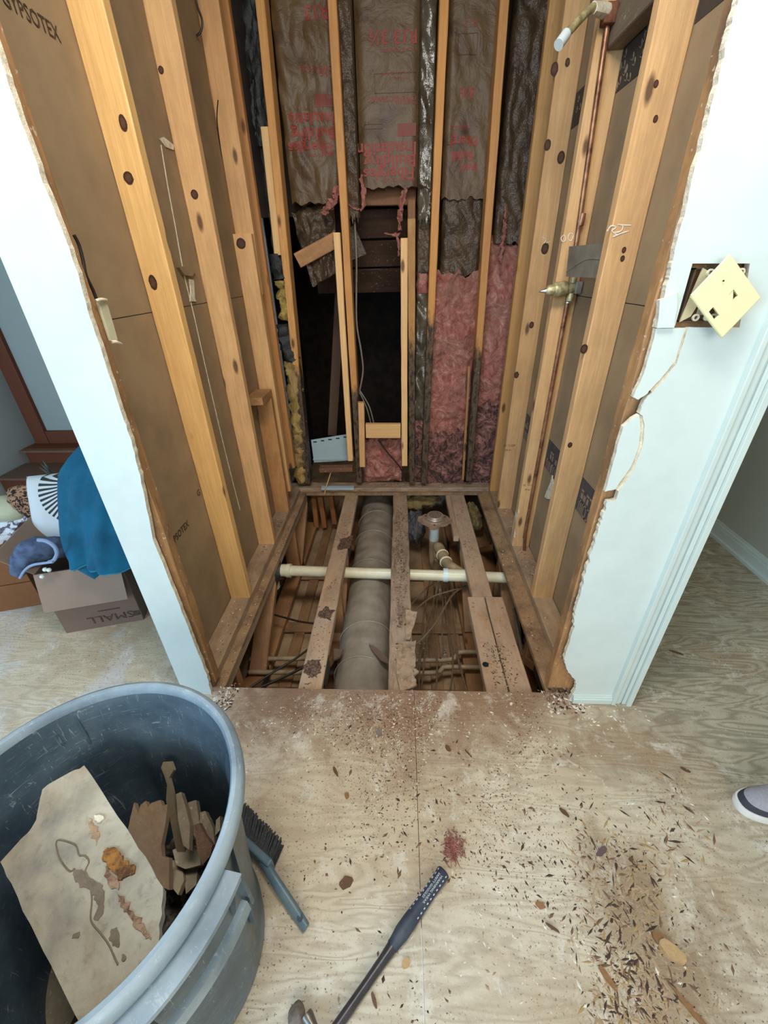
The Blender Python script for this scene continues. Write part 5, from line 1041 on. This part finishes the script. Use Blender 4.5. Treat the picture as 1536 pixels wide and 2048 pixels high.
b = MB(); b.prism(P, (0, 0, -.016), side=1); b.build('slab_board', [M_slab, M_gyp], th)
def onslab(name, pts, mat, h=.0012, rg=.003):
    P = []
    for i in range(len(pts)):
        a, c = slabpt(*pts[i]), slabpt(*pts[(i + 1) % len(pts)])
        for t in (0, .25, .5, .75): q = a.lerp(c, t); P.append(q + Vector((N(q.x * 200, q.y * 200, 1), N(q.x * 200, q.y * 200, 5), 0)) * rg)
    b = MB(); b.prism(P, (0, 0, h)); return b.build(name, mat, th)
M_stG = plain('grey_bare_patch', S(122, 108, 92), .9, var=.4, scale=60, bst=.4); M_stB = plain('brown_rust_stain', S(110, 76, 58), .9, var=.7, scale=90, c2=S(160, 130, 104), bst=.6); M_stO = plain('orange_fungus', S(160, 110, 50), .9, var=.7, scale=70, c2=S(84, 54, 30), bst=.9)
onslab('bare_patch', [(146, 1738), (168, 1742), (185, 1760), (205, 1770), (210, 1800), (206, 1826), (196, 1842), (188, 1838), (196, 1812), (188, 1792), (176, 1776), (160, 1775), (150, 1758)], M_stG)
onslab('bare_patch', [(222, 1860), (234, 1855), (240, 1872), (238, 1896), (224, 1890), (221, 1876)], M_stG); onslab('bare_patch', [(245, 1910), (252, 1912), (250, 1922), (243, 1920)], M_stG); onslab('bare_patch', [(147, 1868), (160, 1864), (156, 1876), (146, 1878)], M_stG)
onslab('orange_stain', [(206, 1705), (222, 1696), (240, 1702), (250, 1720), (266, 1735), (270, 1750), (258, 1756), (240, 1760), (222, 1740), (208, 1722)], M_stO, .004, .006)
onslab('brown_stain', [(212, 1732), (222, 1745), (240, 1765), (236, 1780), (222, 1776), (212, 1758)], M_stB, .002)
onslab('brown_stain', [(236, 1790), (250, 1795), (262, 1815), (280, 1840), (296, 1862), (302, 1880), (290, 1876), (270, 1850), (252, 1826), (238, 1806)], M_stB, .002, .006)
onslab('brown_stain', [(178, 1638), (190, 1650), (200, 1672), (196, 1690), (186, 1676), (178, 1655)], plain('faint_rust', S(170, 140, 108), .9, var=.5, scale=60, bst=.3), .001, .006)
onslab('plaster_blob', [(188, 1634), (202, 1632), (209, 1640), (196, 1648)], M_gyp, .004)
b = MB(); b.tube([slabpt(x, y) + Vector((0, 0, .0006)) for x, y in ((112, 1688), (118, 1680), (150, 1690), (158, 1710), (170, 1712), (178, 1724), (170, 1745), (180, 1770), (184, 1800), (182, 1840), (200, 1865), (218, 1890), (236, 1930))], .0012, 5, sub=4); b.build('paint_crack', M_stG, th)
b = MB(); b.tube([slabpt(x, y) + Vector((0, 0, .0006)) for x, y in ((112, 1688), (118, 1715), (138, 1742), (150, 1738))], .0012, 5, sub=4); b.build('paint_crack', M_stG, th)
# splintered wood and rubble in the can
def board_px(name, pts, z, th_, mat, label, cat='debris', group=None, dz=None):
    P = []
    for i in range(len(pts)):
        zz = z if dz is None else z + dz * (pts[i][1] - pts[0][1]); P.append(at(pts[i][0], pts[i][1], 2, zz))
    n = (P[1] - P[0]).cross(P[-1] - P[0]); b = MB(); b.prism(P, (0.002, 0.004, -th_)); return tag(b.build(name, mat), label, cat, group)
GD = 'debris pieces in the trash can'
board_px('splintered_board', [(268, 1605), (276, 1628), (281, 1610), (291, 1602), (296, 1615), (302, 1606), (320, 1600), (325, 1612), (335, 1608), (332, 1640), (322, 1690), (324, 1712), (338, 1716), (338, 1780), (326, 1775), (290, 1720), (255, 1662), (262, 1630)], .34, .012, wood('torn_board', S(160, 130, 100), dust=.3, knots=0, dirt=.3), 'orange brown board with a jagged splintered end in the trash can', group=GD, dz=-.0006)
board_px('lath_strip', [(326, 1524), (341, 1523), (347, 1540), (338, 1556), (345, 1585), (350, 1620), (362, 1655), (370, 1700), (378, 1740), (362, 1730), (350, 1690), (340, 1640), (332, 1600), (334, 1570), (328, 1550), (322, 1536)], .42, .006, wood('grey_lath', S(150, 136, 112), knots=0, dirt=.3), 'thin crooked grey lath sticking up in the trash can', group=GD, dz=-.0010)
for k, (pts, z, lab) in enumerate((([(352, 1588), (362, 1584), (370, 1610), (380, 1650), (378, 1700), (366, 1690), (356, 1640)], .36, 'pale splinter just right of the crooked lath'),
    ([(376, 1605), (392, 1600), (398, 1640), (408, 1660), (400, 1690), (380, 1660)], .33, 'broken grey lath end in the middle right of the can'),
    ([(400, 1625), (410, 1622), (426, 1655), (430, 1690), (412, 1684), (400, 1660)], .33, 'pale broken chunk near the right inner wall of the can'),
    ([(432, 1640), (440, 1632), (440, 1660), (430, 1672)], .34, 'small pale point near the right inner wall of the can'),
    ([(345, 1700), (370, 1688), (398, 1700), (402, 1730), (370, 1738), (352, 1730)], .24, 'grey plaster chunk under the laths'),
    ([(338, 1720), (362, 1720), (368, 1760), (356, 1790), (340, 1770)], .22, 'flat grey plaster piece beside the splintered board'),
    ([(366, 1735), (396, 1735), (392, 1770), (372, 1788)], .21, 'brown grey plaster piece low in the can'),
    ([(20, 1990), (110, 1925), (160, 2010), (120, 2090), (-30, 2100)], .16, 'large dull grey board in the bottom of the can, left of the slab'),
    ([(30, 1880), (48, 1840), (62, 1860), (70, 1900), (50, 1930)], .2, 'crumpled grey scrap at the left bottom of the can'))):
    board_px('plaster_chunk', pts, z, .014, wood('chunk%d' % k, S(158, 146, 122), knots=0, dirt=.6), lab, group=GD, dz=-.0005 if k < 4 else None)
board_px('rusty_scrap', [(388, 1650), (398, 1646), (410, 1670), (425, 1690), (420, 1712), (405, 1730), (394, 1700)], .345, .01, wood('rotten_scrap', S(112, 84, 66), allrot=.5), 'rust brown rotten scrap by the right inner wall of the can', group=GD, dz=-.0005)
b = MB(); b.sheet(lambda u_, v_: (CX - .165 + .33 * u_, CY - .165 + .33 * v_, .12 + .03 * N(u_ * 9, v_ * 9, 4)) if (u_ - .5) ** 2 + (v_ - .5) ** 2 < .25 else (CX + (u_ - .5) * .33 * .5 / math.hypot(u_ - .5, v_ - .5), CY + (v_ - .5) * .33 * .5 / math.hypot(u_ - .5, v_ - .5), .12), 40, 40, th=.02)
tag(b.build('rubble', plain('rubble_mix', S(118, 106, 92), .95, var=.9, scale=50, c2=S(48, 40, 34), bst=1, bscale=60, bd=.02)), 'heap of small rubble filling the bottom of the can', 'rubble', kind='stuff')
# ================================================================ HAND BRUSH
M_bris = plain('black_bristles', S(30, 32, 34), .6, var=.6, scale=200, c2=S(62, 64, 66), bst=.8, bscale=300); M_brh = plain('blue_grey_brush_plastic', S(74, 100, 112), .4, var=.3, scale=20, c2=S(110, 124, 128), bst=.1)
th = thing('hand_brush', at(520, 1690, 2, 0), 'hand brush with black bristles and blue grey handle lying beside the trash can', 'brush')
A, B, C_, D = [at(x, y, 2, z) for x, y, z in ((478, 1600, .03), (563, 1684, .03), (545, 1727, .03), (470, 1660, .03))]
b = MB(); rnd = random.Random(4)
for i in range(46):
    for j in range(4):
        s0_ = D.lerp(C_, i / 45); e0 = A.lerp(B, i / 45) + Vector((rnd.uniform(-.003, .003), rnd.uniform(-.003, .003), 0)); z = .008 + .013 * j; b.tube([Vector((s0_.x, s0_.y, z + .002)), Vector((e0.x, e0.y, z * 1.05 + rnd.uniform(-.002, .002)))], .0022, 4)
tag(b.build('bristles', M_bris, th), kind='stuff')
b = MB(); d = (C_ - D).normalized(); nrm2 = Vector((-d.y, d.x, 0)); c = (D + C_) / 2 - nrm2 * .006; c.z = .028; b.obox(c, d * ((C_ - D).length / 2 + .003), nrm2 * .009, (0, 0, .026)); b.build('brush_block', M_brh, th, bevel=.004)
hp = [at(490, 1672, 2, .03), at(515, 1705, 2, .034), at(540, 1745, 2, .034), at(562, 1780, 2, .026), at(585, 1815, 2, .016), at(612, 1856, 2, .012)]
b = MB(); b.tube(hp, [.010, .010, .012, .013, .013, .011], 14, sub=6, flat=.75); b.build('brush_handle', M_brh, th, smooth=True)
b = MB(); p = at(600, 1836, 2, .022); b.lathe([(0, 0), (.007, 0), (.007, .0015), (0, .0015)], p, 16); b.build('hanging_hole', plain('hole_rim', S(52, 70, 80), .6, bst=0), th)
# ================================================================ HAMMER
M_grip = plain('navy_rubber_grip', S(42, 50, 66), .55, var=.35, scale=30, c2=S(70, 78, 88), bst=.2); M_shaft = plain('black_shaft', S(44, 42, 46), .35, var=.3, scale=30, c2=S(70, 62, 66), bst=.1); M_dot = plain('pale_grip_dot', S(190, 196, 200), .6, bst=0)
th = thing('hammer', at(760, 1900, 2, 0), 'hammer lying on the floor, dark dotted rubber grip towards the hole', 'hammer')
e0 = at(888, 1742, 2, .017); e1 = at(672, 2055, 2, .017); d = (e1 - e0).normalized(); sd = Vector((-d.y, d.x, 0)); Lh = .37
def hp_(t, h=.017): return Vector((e0.x, e0.y, 0)) + d * t + Vector((0, 0, h))
def hr(ts, name, mat):
    rs = []
    for t, wd, ht in ts:
        rs.append([hp_(t, max(ht, .004) + .001) + sd * (math.cos(k / 20 * 6.283) * wd) + Vector((0, 0, math.sin(k / 20 * 6.283) * ht)) for k in range(20)])
    b = MB(); b.rings(rs); return b.build(name, mat, th, smooth=True)
hr([(-.003, .010, .008), (0, .0155, .012), (.004, .0165, .0135), (.02, .0155, .0135), (.05, .0145, .013), (.09, .0150, .0135), (.13, .0165, .0145), (.155, .0165, .0145), (.175, .0135, .013), (.185, .0130, .0125)], 'grip', M_grip)
hr([(.18, .0125, .012), (.21, .0105, .011), (.26, .0095, .011), (.34, .0100, .012), (.37, .0100, .012)], 'shaft', M_shaft)
def grip_z(off, wd=.0155, ht=.0135): return .0145 + ht * math.sqrt(max(0, 1 - (off / wd) ** 2))
for row, off in enumerate((-.0115, .0115, -.0065, .0065, 0)):
    for k in range(14 if row < 2 else 4):
        t = (.008 + .0115 * k) if row < 2 else (.118 + .0115 * k + (.005 if row == 4 else 0))
        b = MB(); p = Vector((e0.x, e0.y, grip_z(off) + .0002)) + d * t + sd * off; nn = Vector((sd.x * off, sd.y * off, .0135)).normalized(); uu = d; vv = nn.cross(uu)
        K = 10; b.rings([[p + nn * h + uu * math.cos(j / K * 6.283) * .0026 + vv * math.sin(j / K * 6.283) * .0013 for j in range(K)] for h in (-.0008, .0006)]); b.build('grip_dot', M_dot, bpy.data.objects['grip'])
g_ = bpy.data.objects['grip']
text('printed_text', 'WARNING WEAR', Vector((e0.x, e0.y, .0292)) + d * .014 - sd * -.0022, d, sd, .0066, M_dot, g_, sx=1.35)
text('printed_text', 'SAFETY GOGGLES', Vector((e0.x, e0.y, .0292)) + d * .014 - sd * .0052, d, sd, .0066, M_dot, g_, sx=1.2)
b = MB(); hc = hp_(.375, .016); b.tube([hc - sd * .055, hc - sd * .05, hc - sd * .03, hc, hc + sd * .03], [.012, .0125, .009, .0115, .010], 16); b.tube([hc + sd * .03, hc + sd * .06 + Vector((0, 0, -.002)), hc + sd * .085 - d * .012 + Vector((0, 0, -.008))], [.010, .008, .003], 12)
b.build('hammer_head', plain('worn_steel', S(120, 112, 104), .35, .6, var=.4, scale=30, bst=.1), th, smooth=True)
b = MB(); lump('stone_chip', at(593, 2036, 2, .012), .017, (1.0, 1.3, .6), plain('grey_stone', S(112, 102, 92), .5, var=.4, scale=40, bst=.3), 'smooth grey brown chip at the bottom edge, left of the hammer shaft', 'chip', 8, .15)
# ================================================================ SHOE
th = thing('sneaker', (1.09, -0.345, 0), 'grey and black sneaker with a white sole, toe peeking in at the right', 'sneaker')
M_sole = plain('white_sole', S(226, 224, 220), .5, bst=.1); M_toe = plain('grey_mesh_upper', S(150, 148, 156), .85, var=.2, scale=200, bst=.6, bscale=400); M_band = plain('black_suede', S(52, 54, 62), .8, var=.3, scale=60, bst=.3)
toe = Vector((0.945, -0.345, 0)); dx_ = Vector((1, -.06, 0)).normalized(); dy_ = Vector((-dx_.y, dx_.x, 0))
def shoe_rings(prof, z0, z1, sc_, n=28):
    rs = []
    for z, k in ((z0, sc_), ((z0 + z1) / 2, sc_ * 1.02), (z1, sc_)):
        rs.append([toe + dx_ * (.145 + (x - .145) * k) + dy_ * (y * k) + Vector((0, 0, z)) for x, y in prof])
    return rs
prof = []
for i in range(48):
    a = 2 * math.pi * i / 48; x = .145 - .145 * math.cos(a); wd = .050 * (1 - .25 * math.exp(-((x - .14) / .06) ** 2)); prof.append((x, wd * math.copysign(abs(math.sin(a)) ** .75, math.sin(a))))
b = MB(); b.rings(shoe_rings(prof, 0, .024, 1)); b.build('sole', M_sole, th, smooth=True)
def upper(u_, v_):
    a = 2 * math.pi * u_; x0 = .145 - .145 * math.cos(a) * .97; wd = .047 * (1 - .25 * math.exp(-((x0 - .14) / .06) ** 2)); y0_ = wd * math.copysign(abs(math.sin(a)) ** .75, math.sin(a))
    htop = .045 + .06 * max(0, min(1, (x0 - .05) / .16)); s_ = math.cos(v_ * math.pi / 2) ** .6; cx = .13 + .02 * v_
    return toe + dx_ * (cx + (x0 - cx) * s_) + dy_ * (y0_ * s_) + Vector((0, 0, .022 + htop * math.sin(v_ * math.pi / 2)))
b = MB(); b.sheet(lambda u_, v_: upper(u_, v_ * .98), 48, 16)
for i, f in enumerate(b.f): b.m[i] = 0 if (i % 16) < 5 else 1
b.build('upper', [M_band, M_toe], th, smooth=True)
for k in range(4):
    b = MB(); x = .10 + .022 * k; z = .022 + .045 + .06 * max(0, min(1, (x - .05) / .16)) - .004; b.tube([toe + dx_ * x + dy_ * -.022 + Vector((0, 0, z - .006)), toe + dx_ * (x + .004) + Vector((0, 0, z + .004)), toe + dx_ * x + dy_ * .022 + Vector((0, 0, z - .006))], .003, 8, sub=4); b.build('lace', M_band, th, smooth=True)
# ================================================================ FLOOR DEBRIS
scatter('sawdust', 'fine brown sawdust and crumbs scattered in front of the hole', [(-.5, .65, -.22, -.005, 0, 6), (-.2, .5, -.5, -.1, 0, 3)], 9000, 0.0014, [D1, D2, D2, D3, D5, D4], seed=11)
scatter('plaster_dust', 'pale plaster crumbs scattered over the floor', [(-.5, .75, -.3, -.005, 0, 4), (-.15, .9, -.85, -.2, 0, 4), (.6, .85, -.15, .02, 0, 1)], 1300, 0.0022, [D4, D4, D3], seed=12)
scatter('wood_litter', 'dark wood crumbs scattered across the bright floor', [(-.3, .75, -.85, -.1, 0, 4), (.2, .8, -.8, -.3, 0, 3)], 1100, 0.0024, [D1, D1, D2, D2], seed=13, elong=2.2)
scatter('wood_fibre', 'brown wood fibres heaped on the floor at the right', [(.42, .74, -.72, -.42, 0, 3), (.38, .62, -.85, -.62, 0, 3), (.5, .95, -.5, -.2, 0, 1)], 2300, 0.0024, [D2, D3, D1, D3, flatm('fibre_gold', S(160, 132, 88))], seed=14, elong=5, flat=.25)
scatter('corner_crumbs', 'plaster crumbs by the torn wall ends', [(-.66, -.5, -.12, .02, 0, 2), (.5, .66, -.08, .02, 0, 3)], 900, 0.003, [D4, D3, D2, D1], seed=15)
scatter('plate_crumbs', 'crumbs lying on the bottom plates', [(-.735, -.66, .03, 1.4, .038, 2), (.61, .69, .03, 1.4, .038, 2), (-.65, -.62, 0, 1.45, 0, 1), (.54, .6, 0, 1.45, 0, 1), (-.5, .5, 1.53, 1.6, .028, 2)], 1800, 0.0022, [D1, D2, D3, D4], seed=16)
def chip(px, py, L_, w_, ang, mat, label, name='wood_chip', h=.004, gp='wood chips on the floor'):
    c = at(px, py, 2, 0); rnd = random.Random(px * 7 + py); u_ = Vector((math.cos(ang), math.sin(ang), 0)); v_ = Vector((-u_.y, u_.x, 0)); P = []
    for k in range(12): a = k / 12 * 6.283; P.append(c + u_ * math.cos(a) * L_ * rnd.uniform(.75, 1.05) + v_ * math.sin(a) * w_ * rnd.uniform(.65, 1.1))
    b = MB(); b.prism(P, (0, 0, h)); return tag(b.build(name, mat), label, 'chip', gp)
CH1 = wood('chip_dark', S(96, 66, 44), knots=0, dirt=.5); CH2 = wood('chip_brown', S(140, 100, 60), knots=0, dirt=.4); CH3 = wood('chip_pale', S(196, 166, 120), knots=0, dirt=.2)
chip(692, 1766, .019, .015, .3, CH1, 'square dark bark chip in the middle of the floor, left of the hammer grip')
chip(671, 1543, .018, .006, -1.0, CH1, 'dark pointed wood chip near the trash can rim, above the middle')
chip(694, 1592, .010, .007, -1.2, CH2, 'small oval brown chip right below the pointed one')
chip(758, 1466, .014, .010, -1.2, plain('grey_chip', S(122, 110, 104), .8, bst=.2), 'grey flat chip near the front edge of the hole')
chip(896, 1497, .013, .007, -.8, CH1, 'dark brown chip just in front of the doubled truss')
chip(937, 1508, .017, .0025, -.9, CH1, 'thin dark splinter right of the dark brown chip')
chip(1353, 1306, .026, .004, -.45, CH1, 'dark splinter on the grey floor right of the door casing')
chip(1203, 1703, .020, .008, .55, plain('mauve_chip', S(92, 74, 72), .8, bst=.2), 'small rectangular mauve brown chip on the right floor')
chip(1080, 1811, .012, .007, -.3, CH2, 'orange brown chip near the right of the hammer')
chip(1105, 1856, .018, .003, -.5, CH1, 'thin dark splinter below the orange brown chip')
chip(812, 1927, .011, .009, .6, CH3, 'pale tan flake right of the hammer shaft')
chip(748, 1958 + 43, .015, .004, -1.1, CH1, 'dark splinter right of the hammer shaft near the bottom')
chip(1215, 1956, .024, .006, -1.0, CH2, 'long brown bark strip at the lower right')
chip(1390, 2030, .05, .006, -.95, CH2, 'very long brown wood strip at the bottom right')
chip(1345, 1905, .030, .016, -.7, CH3, 'broad pale gold wood chunk at the lower right', h=.010)
chip(1317, 1880, .018, .012, -.9, CH2, 'brown wood chunk against the pale gold one', h=.008)
chip(1370, 1540, .014, .005, -.6, CH1, 'dark chip left of the sneaker')
chip(1022, 1409, .006, .005, .3, M_gyp, 'small white plaster cube near the hole front edge', name='plaster_bit', h=.006)
chip(1128, 1625, .016, .006, -.8, CH1, 'dark smudge of bark in the middle right floor')
chip(1262, 1720, .006, .005, 0, CH1, 'small black crumb right of the mauve chip')
b = MB(); 
for k in range(70):
    rnd = random.Random(k); c = at(906 + rnd.gauss(0, 9), 1692 + rnd.gauss(0, 13), 2, .003); pts_ = [c + Vector((rnd.uniform(-.012, .012), rnd.uniform(-.012, .012), rnd.uniform(-.002, .004))) for _ in range(4)]; b.tube(pts_, .0011, 4, sub=3)
tag(b.build('insulation_tuft', M_pink, smooth=True), 'small pink insulation tuft on the floor beyond the hammer grip', 'insulation tuft', kind='stuff')
for pts_, lab in (([(1040, 1110), (1042, 1090), (1050, 1040)], 'rusty rod leaning in the corner behind the riser foot'),): pass
b = MB(); b.tube([at(649, 988, 2, .03), at(652, 975, 1, 1.5), at(660, 950, 1, 1.52), at(664, 938, 1, 1.52)], .0035, 6); tag(b.build('twig', M_new), 'thin upright stick leaning in the rear left of the hole', 'stick')
